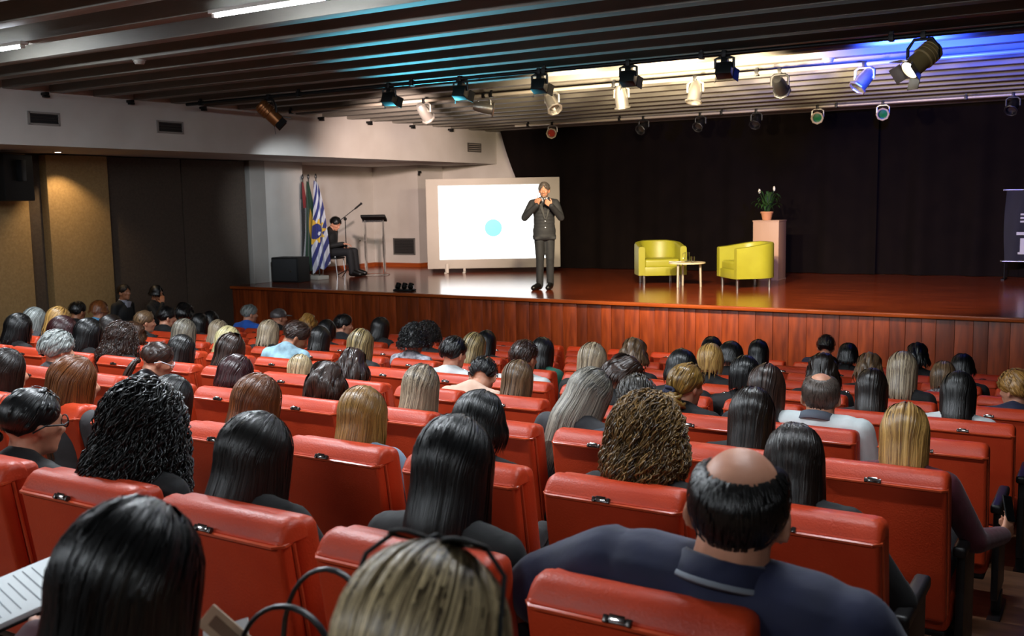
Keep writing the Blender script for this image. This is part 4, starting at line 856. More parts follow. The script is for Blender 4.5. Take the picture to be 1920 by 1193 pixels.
# notebook on the lap at lower left
nb = thing('notebook', 'open white notebook with dark cover resting on a lap at the lower left edge', 'notebook', (-2.20, 1.30, 2.0), rad(-8)); nb.rotation_euler = (rad(10), rad(4), rad(-14))
m_paper = mat('white_paper', 'd5dadb', .7)
b = NB(); box(b, (0, 0, -.014), (.235, .30, .006), .002); part('cover', b, m_blk, nb)
b = NB(); box(b, (.002, 0, -.004), (.225, .292, .013), .002); part('page_block', b, m_paper, nb)
b = NB()
for q in range(11): box(b, (0, .115-.022*q, .0035), (.18 if q % 4 else .12, .0022, .0006))
o = part('ruled_lines', b, mat('grey_print', '8e949a', .8), nb, 0); o['kind'] = 'stuff'
b = NB(); box(b, (.112, .10, .003), (.012, .04, .0012)); part('page_tab', b, mat('teal_tab', '4aa79a', .6), nb)['label'] = 'teal page marker tab'
b = NB(); g = box(b, (0, 0, 0), (.12, .19, .002)); o = tag(part('paper_sheet', b, m_paper, None), 'white paper sheet held beside the big straight black hair at lower left', 'paper'); o.location = (-1.47, 1.30, 1.99); o.rotation_euler = (rad(62), rad(-22), rad(10))
# handbag
bag = thing('handbag', 'beige handbag with dark looped handles beside the streaky blonde woman at the bottom', 'handbag', (-1.16, 1.20, 1.87), rad(22))
m_bag = mat('beige_leather', 'b38e6c', .5, color2='a5805f', scale=7, bump=.2, bscale=60); m_str = mat('black_strap', '17171a', .4)
b = NB(); rings = []
for z, wx, wy in ((0, .17, .075), (.015, .18, .08), (.12, .175, .07), (.24, .165, .045), (.285, .155, .022), (.29, .15, .016)):
    rings.append([b.verts.new((wx*(abs(cos(a))**.5)*(1 if cos(a) >= 0 else -1), wy*(abs(sin(a))**.6)*(1 if sin(a) >= 0 else -1), z-.03*(1-abs(cos(a)))*(z > .2))) for a in [2*pi*k/28 for k in range(28)]])
for r0, r1 in zip(rings, rings[1:]):
    for k in range(28): b.faces.new((r0[k], r0[(k+1) % 28], r1[(k+1) % 28], r1[k]))
b.faces.new(rings[0][::-1]); b.faces.new(rings[-1])
part('bag_body', b, m_bag, bag, 60)
for s, hgt, x0 in ((-1, .13, -.02), (1, .17, .03)):
    b = NB(); tube(b, [(x0+.085*cos(a), s*.035, .24+hgt*sin(a)**.8 if sin(a) > 0 else .24) for a in [pi*k/16 for k in range(17)]], .0085, 8, flat=.5); part('handle', b, m_str, bag, 180)
    for q in (-1, 1): b = NB(); box(b, (x0+q*.085, s*.04, .225), (.03, .012, .06), .005); part('handle_tab', b, m_str, bag)
b = NB(); box(b, (-.13, -.02, .31), (.05, .005, .10), .002, R=M4.Rotation(rad(-50), 3, 'Y')); tg = part('bag_tag', b, mat('tan_tag', 'b59a7f', .6), bag); tg['label'] = 'tan luggage tag sticking up'
b = NB(); box(b, (-.128, -.024, .312), (.022, .002, .07), 0, R=M4.Rotation(rad(-50), 3, 'Y')); part('tag_window', b, mat('dark_tan', '7d6350', .6), tg)
# phone
ph = thing('mobile_phone', 'black mobile phone held over the aisle by a hand in burgundy sleeve', 'phone', (-.385, 4.66, 1.53)); ph.scale = (.8, .8, .8); ph.rotation_euler = (rad(-25), rad(15), rad(55))
b = NB(); box(b, (0, 0, .03), (.068, .009, .14), .004, 3); part('phone_body', b, m_blk, ph)
b = NB(); box(b, (0, -.0048, .03), (.06, .001, .125), 0); part('phone_screen', b, mat('dark_glass', '0b0d10', .05), ph)
# ------------------------------------------------------------------ stage furnishings
PAN = V((-11.29, 17.69, 0)); pan_rz = rad(31.55)
scr = thing('projection_screen', 'freestanding white board with a bright projected slide, stage left behind the speaker', 'screen', (PAN.x, PAN.y, STAGE_Z), pan_rz)
b = NB(); box(b, (0, .03, 1.02), (2.77, .06, 1.86), .008); part('board', b, mat('white_board', 'b9b2a8', .7, color2='b3aca2', scale=2), scr)
m_slide = bpy.data.materials.new('lit_slide'); m_slide.use_nodes = True
nb_ = m_slide.node_tree.nodes['Principled BSDF']; nb_.inputs['Base Color'].default_value = (.5, .5, .5, 1); nb_.inputs['Emission Color'].default_value = (.90, .97, 1, 1); nb_.inputs['Emission Strength'].default_value = 1.9
b = NB(); box(b, (-.02, -.003, 1.045), (2.215, .006, 1.525), 0); sl = part('slide', b, m_slide, scr, 0); sl['label'] = 'glowing white projected slide'
m_disc = bpy.data.materials.new('lit_disc'); m_disc.use_nodes = True; n_ = m_disc.node_tree.nodes['Principled BSDF']; n_.inputs['Base Color'].default_value = (.1, .4, .45, 1); n_.inputs['Emission Color'].default_value = (.22, .74, .76, 1); n_.inputs['Emission Strength'].default_value = .95
b = NB(); lathe(b, [(.18, 0), (.18, .004)], 40, M4.Translation((0, -.005, .925)) @ M4.Rotation(pi/2, 4, 'X')); d_ = part('slide_disc', b, m_disc, sl, 0); d_['label'] = 'cyan disc in the slide centre'
m_mk = bpy.data.materials.new('lit_mark'); m_mk.use_nodes = True; n_ = m_mk.node_tree.nodes['Principled BSDF']; n_.inputs['Base Color'].default_value = (.1, .25, .3, 1); n_.inputs['Emission Color'].default_value = (.25, .62, .72, 1); n_.inputs['Emission Strength'].default_value = .9
b = NB()
for q, (x_, w_) in enumerate(((-.035, .03), (0, .025), (.033, .026))): box(b, (x_, -.0105, .925), (w_, .002, .022))
part('slide_mark', b, m_mk, sl, 0)
m_leg = mat('pale_leg', 'b5ada2', .5)
for x_ in (-1.0, -.62, .95):
    b = NB(); box(b, (x_, .03, .05), (.05, .05, .10), .006); box(b, (x_, -.02, .012), (.06, .42, .024), .008); part('leg', b, m_leg, scr)
b = NB()
box(b, (-.97, -.10, .10), (.06, .03, .20), .01, R=M4.Rotation(rad(-12), 3, 'X')); part('foot_brace', b, m_leg, scr)
# tub armchairs
m_lime = mat('lime_leatherette', '98962a', .42, color2='908d24', scale=4, bump=.08, bscale=90)
def armchair(lab, loc, rz):
    t = thing('tub_armchair', lab, 'armchair', loc, rz, 'lime green tub armchairs')
    # local: opening towards -y ; U shaped shell following the tub outline
    path = []; hw, dp, R = .36, .36, .30
    for k in range(25):
        a = pi*k/24; path.append((hw*cos(a) if abs(cos(a)) < 1 else hw*cos(a), .06+dp*.85*sin(a)))
    path = [(hw, -.36), (hw, -.20), (hw, -.06)]+path+[(-hw, -.06), (-hw, -.20), (-hw, -.36)]
    b = NB(); th = .055; rings = []; n = len(path)
    for i, (x, y) in enumerate(path):
        a = V((path[max(i-1, 0)][0], path[max(i-1, 0)][1])); c = V((path[min(i+1, n-1)][0], path[min(i+1, n-1)][1])); d = (c-a).normalized(); nx, ny = d.y, -d.x
        top = .655+.085*max(0, min(1, (y+.30)/.62)); prof = [(th, .16), (th, top-.035), (th*.75, top-.008), (0, top), (-th*.75, top-.008), (-th, top-.035), (-th, .16)]
        rings.append([b.verts.new((x+nx*o_, y+ny*o_, z)) for o_, z in prof])
    for r0, r1 in zip(rings, rings[1:]):
        for k in range(len(r0)): b.faces.new((r0[k], r0[(k+1) % len(r0)], r1[(k+1) % len(r0)], r1[k]))
    b.faces.new(rings[0]); b.faces.new(rings[-1][::-1]); part('tub_shell', b, m_lime, t, 50)
    b = NB(); box(b, (0, -.03, .36), (.60, .60, .15), .045, 4); part('seat_cushion', b, m_lime, t)
    b = NB(); box(b, (0, -.325, .225), (.61, .05, .15), .012); box(b, (0, .0, .18), (.61, .6, .05), .01); part('front_panel', b, m_lime, t)
    for x_, y_ in ((.31, -.3), (-.31, -.3), (.27, .27), (-.27, .27)):
        b = NB(); tube(b, [(x_, y_, 0), (x_, y_, .17)], .026, 14); part('leg', b, m_metal, t)
    return t
armchair('lime green tub armchair left of the low round table, facing the audience', (-7.02, 16.36, STAGE_Z), rad(34))
armchair('lime green tub armchair in front of the pedestal, turned towards the table', (-5.36, 16.15, STAGE_Z), rad(-48))
# low table with its things
tb = thing('coffee_table', 'low round white coffee table between the two lime armchairs', 'table', (-6.28, 15.82, STAGE_Z))
m_tab = mat('cream_laminate', 'd8c8a8', .35); m_tl = mat('pale_metal_leg', 'c9bfae', .35, .5)
b = NB(); lathe(b, [(.27, .385), (.30, .388), (.304, .398), (.30, .408), (.0001, .409)], 40); part('tabletop', b, m_tab, tb, 50)
for a in (-110, 10, 130):
    b = NB(); tube(b, [(.23*cos(rad(a)), .23*sin(rad(a)), 0), (.22*cos(rad(a)), .22*sin(rad(a)), .386)], .019, 12); part('leg', b, m_tl, tb)
def glass(lab, x, y, h, r):
    t = thing('water_glass', lab, 'glass', (x, y, STAGE_Z+.41)); m = mat('clear_glass', 'f2f4f4', .03, trans=1)
    b = NB(); lathe(b, [(.0001, .0), (r*.85, 0), (r, h), (r-.003, h), (r*.85-.003, .006), (.0001, .006)], 24); part('glass_wall', b, m, t, 50); return t
glass('short drinking glass at the right on the low round table', -6.17, 15.80, .10, .036)
j = thing('water_jug', 'small glass jug standing at the middle of the low round table', 'jug', (-6.30, 15.88, STAGE_Z+.41))
b = NB(); lathe(b, [(.0001, 0), (.045, 0), (.05, .05), (.04, .13), (.045, .165), (.042, .165), (.036, .13), (.046, .05), (.041, .006), (.0001, .006)], 24); part('jug_wall', b, mat('clear_glass', 'f2f4f4', .03, trans=1), j, 50)
b = NB(); tube(b, [(-.038, 0, .15), (-.075, 0, .14), (-.08, 0, .08), (-.05, 0, .05)], .006, 8); part('handle', b, mat('clear_glass', 'f2f4f4', .03, trans=1), j)
bk = thing('booklet', 'small white open booklet at the left edge of the low table', 'booklet', (-6.46, 15.74, STAGE_Z+.412), rad(25))
for s in (-1, 1): b = NB(); box(b, (s*.05, 0, .006), (.10, .14, .006), .001, R=M4.Rotation(rad(-5*s), 3, 'Y')); part('page', b, m_paper, bk)
# pedestal and plant
pd = thing('pedestal', 'tall square pale plinth standing behind the right lime armchair', 'pedestal', (-5.46, 17.66, STAGE_Z))
m_ped = mat('pale_plinth_wood', 'a4836c', .55, color2='9c7a62', scale=3, stretch=(1, 1, .3))
b = NB(); box(b, (0, 0, .52), (.46, .44, 1.04), .006); part('plinth_body', b, m_ped, pd)
for z in (.012, 1.045): b = NB(); box(b, (0, 0, z), (.475, .455, .024), .004); part('edge_trim', b, m_ped, pd)
pl = thing('potted_plant', 'peace lily in a terracotta pot on top of the pale plinth', 'plant', (-5.50, 17.62, STAGE_Z+1.058))
b = NB(); lathe(b, [(.0001, 0), (.075, 0), (.10, .12), (.112, .12), (.112, .15), (.098, .15), (.09, .13), (.0001, .13)], 24); part('pot', b, mat('terracotta', 'b37a55', .75), pl, 40)
m_leaf = mat('lily_leaf', '2f5226', .45, color2='22401b', scale=8); rl = random.Random(4)
def leaf(bm, base, az, reach, rise, wd, droop):
    n = 9; L_, C_, R_ = [], [], []; d = V((cos(az), sin(az), 0)); sd = V((-sin(az), cos(az), 0))
    for i in range(n):
        k = i/(n-1); p = base+d*reach*k+V((0, 0, rise*sin(k*pi*.62)*1.05-droop*k*k)); wv = wd*(.12 if k < .35 else sin((k-.30)/.70*pi)**.8+.02)
        C_.append(bm.verts.new(p)); L_.append(bm.verts.new(p-sd*wv+V((0, 0, wv*.35)))); R_.append(bm.verts.new(p+sd*wv+V((0, 0, wv*.35))))
    for i in range(n-1):
        bm.faces.new((L_[i], C_[i], C_[i+1], L_[i+1])); bm.faces.new((C_[i], R_[i], R_[i+1], C_[i+1]))
for i in range(34):
    b = NB(); leaf(b, V((rl.uniform(-.04, .04), rl.uniform(-.04, .04), .12)), i*2.4+rl.uniform(-.3, .3), rl.uniform(.12, .34), rl.uniform(.18, .40), rl.uniform(.017, .028), rl.uniform(.02, .16)); part('leaf', b, m_leaf, pl, 180)
m_fl = mat('lily_flower', 'd9d6c4', .5)
for az, rc, rs in ((2.6, .20, .36), (.4, .12, .40)):
    b = NB(); p0 = V((0, 0, .12)); p1 = V((cos(az)*rc, sin(az)*rc, .12+rs)); tube(b, [p0, p0.lerp(p1, .5)+V((0, 0, .06)), p1], .004, 6); st_ = part('flower_stalk', b, m_leaf, pl)
    b = NB(); ell(b, p1+V((0, 0, .03)), (.022, .012, .045), None, 2); part('flower', b, m_fl, st_, 180)
# acrylic lectern
lc = thing('lectern', 'clear acrylic lectern with a black slanted reading top at the stage left side', 'lectern', (-13.28, 16.25, STAGE_Z), rad(30))
m_acr = mat('clear_acrylic', 'f4f7f8', .03, trans=1, ior=1.12)
b = NB(); box(b, (0, .0, 1.17), (.50, .32, .05), .006, R=M4.Rotation(rad(-20), 3, 'X')); part('reading_top', b, m_blk, lc)
b = NB()
for q in range(15): box(b, (-.21+.03*q, -.155, 1.11), (.012, .006, .045))
o = part('edge_ribs', b, mat('dark_grey_rib', '2b2c30', .5), lc, 0); o['kind'] = 'stuff'
for s in (-1, 1): b = NB(); box(b, (s*.19, 0, .57), (.03, .20, 1.13), .004); part('leg', b, m_acr, lc)
b = NB(); box(b, (0, 0, .012), (.55, .42, .02), .005); part('base_plate', b, m_acr, lc)
# microphone stand with boom
ms = thing('microphone_stand', 'black boom microphone stand beside the acrylic lectern', 'microphone stand', (-13.66, 15.80, STAGE_Z), rad(32))
b = NB(); tube(b, [(0, 0, .12), (0, 0, .62)], .014, 10); tube(b, [(0, 0, .6), (0, 0, 1.16)], .009, 10); part('pole', b, m_blk, ms)
b = NB(); lathe(b, [(.02, .59), (.026, .60), (.026, .65), (.018, .66)], 14); part('clutch', b, m_blk, ms)
b = NB(); ell(b, (0, 0, 1.17), (.035, .03, .035)); part('boom_joint', b, m_blk, ms, 180)
b = NB(); tube(b, [(-.31, 0, .99), (.27, 0, 1.42)], .008, 10); part('boom', b, m_blk, ms)
b = NB(); tube(b, [(.2, 0, 1.365), (.32, 0, 1.46)], [.016, .02], 12); mm_ = part('microphone', b, m_blk, ms)
b = NB(); ell(b, (.335, 0, 1.472), (.026, .026, .026)); part('grille', b, mat('dark_mesh', '26262a', .4, .7), mm_, 180)
for a in (20, 140, 260):
    b = NB(); tube(b, [(0, 0, .13), (.30*cos(rad(a)), .30*sin(rad(a)), .012)], .009, 8); part('leg', b, m_blk, ms)
# flags
def vmat(name, fn_nodes=None, pal=None): return [mat('flag_'+n, c, .8, sheen=.2, bump=.15, bscale=40) for n, c in pal]
def flag(lab, x, y, pal, pick, w0, w1, seed, group='flags on stage', h=1.98, drop=1.80):
    t = thing('flag', lab, 'flag', (x, y, STAGE_Z), rad(31), group)
    b = NB(); tube(b, [(0, 0, .03), (0, 0, h)], .013, 10); part('pole', b, mat('dark_pole', '2b2622', .4, .4), t)
    b = NB(); lathe(b, [(.0001, h), (.018, h), (.026, h+.02), (.018, h+.045), (.022, h+.06), (.0001, h+.10)], 12); part('finial', b, mat('pole_finial', '3a3a3c', .3, .8), t)
    b = NB(); nu, nv = 54, 190; rnd = random.Random(seed); ph = [rnd.uniform(0, 6.28) for _ in range(4)]; g = []
    for i in range(nu+1):
        col = []
        for j in range(nv+1):
            u, v = i/nu, j/nv; wd = w0+(w1-w0)*min(1, v*1.4)**.8; xx = (u-.32)*wd; fold = (.018+.035*v)*(sin(u*9+ph[0]+v*.8)+.5*sin(u*17+ph[1]-v))
            zz = h-.04-drop*v*(1-.10*u*(v > .02))-.04*u
            if v > .97: zz += .03*sin(u*9+ph[2])
            col.append(b.verts.new((xx+.012*sin(v*7+ph[3]), -.065+fold, zz)))
        g.append(col)
    for i in range(nu):
        for j in range(nv):
            f = b.faces.new((g[i][j], g[i][j+1], g[i+1][j+1], g[i+1][j])); f.material_index = pick((i+.5)/nu, (j+.5)/nv)
    me = mesh_of('flag_cloth', b, 180); ms_ = vmat('', None, pal)
    for m in ms_: me.materials.append(m)
    o = bpy.data.objects.new('flag_cloth', me); COL.objects.link(o); o.parent = t
    return t
def sp_pick(u, v):   # black and white stripes with a red canton, hanging in folds
    if v < .30 and u > .45: return 2
    return 1 if int((u*4.2+v*2.6)*1.6) % 4 == 1 and v > .2 else 0
flag('black white and red striped flag hanging from the leftmost stage pole', -14.05, 15.02, (('black', '101012'), ('white', '8c8a8c'), ('red', '8c1a1c')), sp_pick, .05, .26, 3)
def br_pick(u, v):
    d = abs(u-.45)/.22+abs(v-.50)/.20
    return 1 if d < 1 else 0
flag('dark green flag with a yellow diamond hanging from the middle stage pole', -13.86, 14.98, (('green', '12331f'), ('yellow', 'b98a1c')), br_pick, .05, .30, 8)
def city_pick(u, v):
    du, dv = (u-.26)*.36, (v-.56)*1.75; r = sqrt(du*du+dv*dv); a = math.atan2(dv, du)
    if r < .15:
        if r > .04 and .25 < a-.0 < 1.0 and .06 < r < .12: return 0
        return 1
    if r < .205+.045*cos(a*10): return 2
    return 1 if int(v*9.5+u*4.0) % 2 == 0 else 0
flag('blue and white striped flag with a yellow sun emblem around a blue disc', -13.62, 14.93, (('white2', 'b9bcc6'), ('blue', '1d2467'), ('gold', 'c9a02c')), city_pick, .06, .33, 5)
b = NB(); box(b, (0, 0, .04), (.72, .26, .08), .012); o = tag(part('flag_plinth', b, mat('white_base', 'a9a49a', .6), None), 'white block base holding the three flag poles', 'flag base'); o.location = (-13.84, 14.98, STAGE_Z); o.rotation_euler = (0, 0, rad(-13))
for t_ in [o_ for o_ in COL.objects if o_.name.startswith('flag') and o_.get('category') == 'flag']: pass
# stage loudspeaker, floor light
sp = thing('stage_loudspeaker', 'black loudspeaker box on the stage floor left of the flags', 'loudspeaker', (-13.76, 14.28, STAGE_Z), rad(10))
b = NB(); box(b, (0, 0, .24), (.60, .40, .48), .015); part('cabinet', b, m_blk, sp)
b = NB(); box(b, (0, -.205, .24), (.54, .012, .42), .006); gr = part('grille', b, mat('speaker_grille', '121214', .7, bump=.5, bscale=300), sp)
b = NB(); lathe(b, [(.02, 0), (.02, .006), (.0001, .008)], 16, M4.Translation((.14, -.212, .22)) @ M4.Rotation(pi/2, 4, 'X')); part('badge', b, m_chrome, gr)
fx = thing('stage_floor_light', 'low black floor light fitting on the front lip of the stage', 'stage light', (-10.36, 13.42, STAGE_Z), rad(8))
b = NB(); box(b, (0, 0, .018), (.36, .16, .03), .006); part('base', b, m_blk, fx)
for q in (-.12, 0, .12): b = NB(); tube(b, [(q, -.02, .05), (q, .03, .12)], [.042, .046], 14); part('lamp_head', b, m_blk, fx)
b = NB(); tube(b, [(-.18, 0, .03), (-.18, 0, .09), (.18, 0, .09), (.18, 0, .03)], .008, 8); part('yoke', b, m_metal, fx)
# banner at right
bn = thing('banner', 'dark navy banner on a stand at the right edge of the stage', 'banner', (-1.82, 18.9, STAGE_Z))
m_nv = mat('navy_banner_cloth', '0c0d1e', .8, color2='090a18', scale=4)
b = NB(); nx = 14; g = [[b.verts.new((.02+.9*i/nx-(.03*sin(pi*j/9)), .02*sin(i*1.1+.3*j), 1.50-1.18*j/9)) for j in range(10)] for i in range(nx+1)]
for i in range(nx):
    for j in range(9): b.faces.new((g[i][j], g[i][j+1], g[i+1][j+1], g[i+1][j]))
part('banner_cloth', b, m_nv, bn, 180)
b = NB(); tube(b, [(-.02, 0, 1.51), (.95, 0, 1.51)], .012, 10); ell(b, (-.025, 0, 1.51), (.022, .022, .022), None, 2); part('top_bar', b, m_metal, bn)
b = NB(); tube(b, [(-.03, 0, .31), (.95, 0, .31)], .012, 10); ell(b, (-.03, 0, .31), (.02, .02, .02), None, 2); part('bottom_bar', b, m_metal, bn)
for x_ in (.02, .9): b = NB(); tube(b, [(x_, .05, 0), (x_, .05, 1.51)], .012, 8); box(b, (x_, .05, .01), (.05, .5, .02)); part('stand_leg', b, m_blk, bn)
m_pr = mat('banner_print', 'a9aab0', .7)
b = NB()
box(b, (.30, -.03, .58), (.10, .004, .24)); box(b, (.30, -.032, .78), (.22, .004, .05)); box(b, (.30, -.032, .45), (.16, .004, .035))
for q in range(3): box(b, (.27, -.03, .98+.06*q), (.06, .004, .03))
part('banner_print', b, m_pr, bn, 0)

# ------------------------------------------------------------------ lighting pipes, fittings, wall fixtures
m_dkm = mat('dark_pipe', '1c1c1e', .45, .5); m_silver = mat('silver_housing', 'b4b0a8', .3, .85); m_blkm = mat('black_housing', '101011', .45)
def pipe(lab, x0, x1, y, z, m):
    t = thing('lighting_pipe', lab, 'lighting pipe', (0, y, 0))
    b = NB(); tube(b, [(x0, 0, z), (x1, 0, z)], .024, 10); part('pipe', b, m, t)
    n = int((x1-x0)/1.9)
    for q in range(n+1):
        xx = x0+.3+(x1-x0-.6)*q/n; b = NB(); box(b, (xx, 0, (z+CEIL)/2), (.03, .03, CEIL-z+.02)); box(b, (xx, 0, z), (.05, .07, .07), .008); part('hanger', b, m_dkm, t)
    return t
pipe('dark lighting pipe nearest the audience, carrying the black floodlights', -11.9, 4, 10.35, 4.385, m_dkm)
pipe('pale lighting pipe in the middle carrying the silver lamps', -11.9, 4, 12.2, 4.385, mat('pale_pipe', 'b9b0a2', .4, .3))
pipe('pale lighting pipe closest to the curtain carrying gelled lamps', -10.6, 4, 17.5, 4.385, mat('pale_pipe', 'b9b0a2', .4, .3))
def clampyoke(t, r, drop, m):
    b = NB(); box(b, (0, 0, -.0), (.05, .06, .07), .01); part('clamp', b, m_dkm, t)
    b = NB(); tube(b, [(-r, 0, -drop), (-r, 0, -drop+.10), (-r*.6, 0, -.04), (r*.6, 0, -.04), (r, 0, -drop+.10), (r, 0, -drop)], .008, 8, flat=2); part('yoke', b, m, t)
def par_can(lab, x, y, aim, m, lens, L=.26, r=.085, z=4.385, group='lamps on the lighting pipes', doors=None):
    t = thing('stage_lamp', lab, 'stage lamp', (x, y, z), 0, group)
    clampyoke(t, r+.018, .17, m)
    d = (V(aim)-V((x, y, z-.17))).normalized(); T = M4.Translation((0, 0, -.17)) @ d.to_track_quat('Z', 'Y').to_matrix().to_4x4()
    b = NB(); lathe(b, [(.0001, -L*.62), (r*.55, -L*.60), (r*.8, -L*.45), (r*.92, -L*.2), (r, -.0), (r, L*.45), (r+.012, L*.46), (r+.012, L*.5), (r-.006, L*.5), (r-.008, .02), (.0001, .02)], 22, T); part('housing', b, m, t, 40)
    b = NB(); lathe(b, [(r-.009, L*.30), (r-.009, L*.31), (.0001, L*.33)], 20, T); part('lens', b, lens, t, 60)
    b = NB(); tube(b, [T @ V((r+.014)*V((cos(a), sin(a), 0))+V((0, 0, L*.5))) if False else T @ V(((r+.016)*cos(a), (r+.016)*sin(a), L*.5)) for a in [2*pi*k/8 for k in range(9)]], .012, 6, False); part('gel_frame', b, doors or m, t)
    return t, T
def flood(lab, x, y, aim, z=4.385):
    t = thing('floodlight', lab, 'floodlight', (x, y, z), 0, 'black floodlights'); clampyoke(t, .10, .15, m_blkm)
    d = (V(aim)-V((x, y, z-.17))).normalized(); T = M4.Translation((0, 0, -.17)) @ d.to_track_quat('Y', 'Z').to_matrix().to_4x4()
    b = NB(); vs = box(b, (0, 0, 0), (.17, .12, .14), .012)
    for v in vs: v.co = T @ v.co
    part('housing', b, m_blkm, t)
    b = NB(); vs = box(b, (0, -.02, .10), (.07, .09, .07), .01)
    for v in vs: v.co = T @ v.co
    part('vent_box', b, m_blkm, t)
    for s in (-1, 1):
        b = NB(); vs = box(b, (s*.105, .09, 0), (.006, .08, .14), 0, R=M4.Rotation(rad(-28*s), 3, 'Z'))
        for v in vs: v.co = T @ v.co
        part('barn_door', b, m_blkm, t)
    b = NB(); vs = box(b, (0, .072, 0), (.17, .004, .14))
    for v in vs: v.co = T @ v.co
    part('front_glass', b, mat('lamp_glass', 'd8c7a0', .1), t)
    return t
for (x, txt) in ((-8.14, 'leftmost of the five'), (-7.04, 'second from left of the five'), (-5.93, 'middle one of the five'), (-4.80, 'fourth from left of the five'), (-3.70, 'rightmost of the five')):
    flood('black box floodlight on the front pipe, '+txt, x, 10.35, (x-.6, 16, 1.5))
m_ldark = mat('dark_lamp_lens', '2a2622', .15); m_gg = mat('green_gel', '0f6a38', .25); m_gr = mat('red_gel', 'a8341f', .3); m_lit = bpy.data.materials.new('lit_lens'); m_lit.use_nodes = True
q_ = m_lit.node_tree.nodes['Principled BSDF']; q_.inputs['Base Color'].default_value = (.6, .6, .6, 1); q_.inputs['Emission Color'].default_value = (.9, .92, 1, 1); q_.inputs['Emission Strength'].default_value = 12
for x, aim, mm, ll, lab in ((-8.95, (-8.8, 16, 1), m_silver, m_ldark, 'silver stage lamp on the middle pipe, leftmost, pointing down the stage'),
        (-7.9, (-6, 13.5, 3.8), m_silver, m_ldark, 'silver stage lamp on the middle pipe turned sideways'),
        (-6.8, (-5.6, 11.4, 2.6), m_silver, m_ldark, 'white lit silver lamp tilted right, under the bright beams'),
        (-5.76, (-5.7, 12.9, 1.5), m_silver, m_ldark, 'upright silver lamp pointing straight down, beside the floodlights'),
        (-4.74, (-4.9, 11.4, 1.5), m_silver, m_ldark, 'silver lamp with ring yoke hanging under the brightest beams'),
        (-3.67, (-3.9, 16, 2.6), m_blkm, m_ldark, 'dark lamp with small flaps on the middle pipe'),
        (-2.69, (-3.6, 11.4, 2.8), m_silver, m_ldark, 'silver blue tinted lamp near the large spotlight')):
    par_can(lab, x, 12.2, aim, mm, ll)
m_ring = mat('pale_gel_frame', 'c2b094', .4)
for x, ll, mm, aim, lab in ((-9.75, m_gr, m_silver, (-7.6, 11, 2.6), 'lamp with a red gel, leftmost on the rear pipe'), (-7.81, m_ldark, m_blkm, (-8.6, 13.5, 2), 'dark lamp on the rear pipe facing left'), (-6.7, m_ldark, m_blkm, (-7.2, 13.5, 1.5), 'dark lamp on the rear pipe, third from left'),
        (-5.67, m_ldark, m_blkm, (-5.6, 14, 1), 'dark barely visible lamp on the rear pipe before the curtain'), (-4.61, m_gg, m_silver, (-3.0, 10, 2.6), 'lamp with a green gel on the rear pipe, left one of two'), (-3.55, m_gg, m_silver, (-2.2, 10, 2.6), 'lamp with a green gel on the rear pipe, right one of two'),
        (-1.63, m_ldark, m_blkm, (-2.4, 14, 1), 'dark lamp at the far right end of the rear pipe')):
    par_can(lab, x, 17.5, aim, mm, ll, .24, .08, doors=m_ring if ll in (m_gg, m_gr) else None)
# the two large spotlights on the front pipe
def big_spot(lab, x, aim, m, doorm, L, r, lens):
    t = thing('spotlight', lab, 'spotlight', (x, 10.35, 4.385), 0, 'large spotlights'); clampyoke(t, r+.03, .22, m_dkm)
    d = (V(aim)-V((x, 10.35, 4.165))).normalized(); T = M4.Translation((0, 0, -.22)) @ d.to_track_quat('Z', 'Y').to_matrix().to_4x4()
    b = NB(); lathe(b, [(.0001, -L*.5), (r*.7, -L*.5), (r*.98, -L*.42), (r, -L*.05), (r*1.05, -L*.04), (r*1.05, 0), (r*.92, .01), (r*.92, L*.5), (r*.85, L*.5), (r*.8, .05), (.0001, .05)], 26, T); part('housing', b, m, t, 40)
    for k_ in range(3): b = NB(); lathe(b, [(r*1.01, -L*(.15+.1*k_)), (r*1.05, -L*(.14+.1*k_)), (r*1.01, -L*(.13+.1*k_))], 26, T); part('cooling_fin', b, m, t, 60)
    b = NB(); lathe(b, [(r*.84, L*.40), (r*.84, L*.41), (.0001, L*.45)], 22, T); part('lens', b, lens, t, 60)
    for k_ in range(4):
        a = k_*pi/2; b = NB(); vs = box(b, (0, 0, 0), (r*1.5, .006, r*1.1), 0, R=M4.Rotation(rad(-38), 3, 'X')); TT = T @ M4.Rotation(a, 4, 'Z') @ M4.Translation((0, r*1.22, L*.5+r*.32))
        for v in vs: v.co = TT @ v.co
        part('barn_door', b, doorm, t)
    b = NB(); tube(b, [T @ V((0, r, -L*.3)), (0.02, .05, -.1), (.05, 0, -.02)], .008, 8); part('power_cable', b, m_blk, t)
    return t
big_spot('large coppery spotlight with black barn doors near the left bulkhead', -10.25, (-9.4, 11.2, 3.0), mat('copper_housing', '8c5a34', .35, .7), m_blkm, .36, .10, m_ldark)
big_spot('large grey spotlight with bright barn doors at upper right', -1.75, (-2.65, 9.4, 3.15), mat('bronze_housing', '9a8458', .45, .3), m_silver, .36, .105, m_lit)
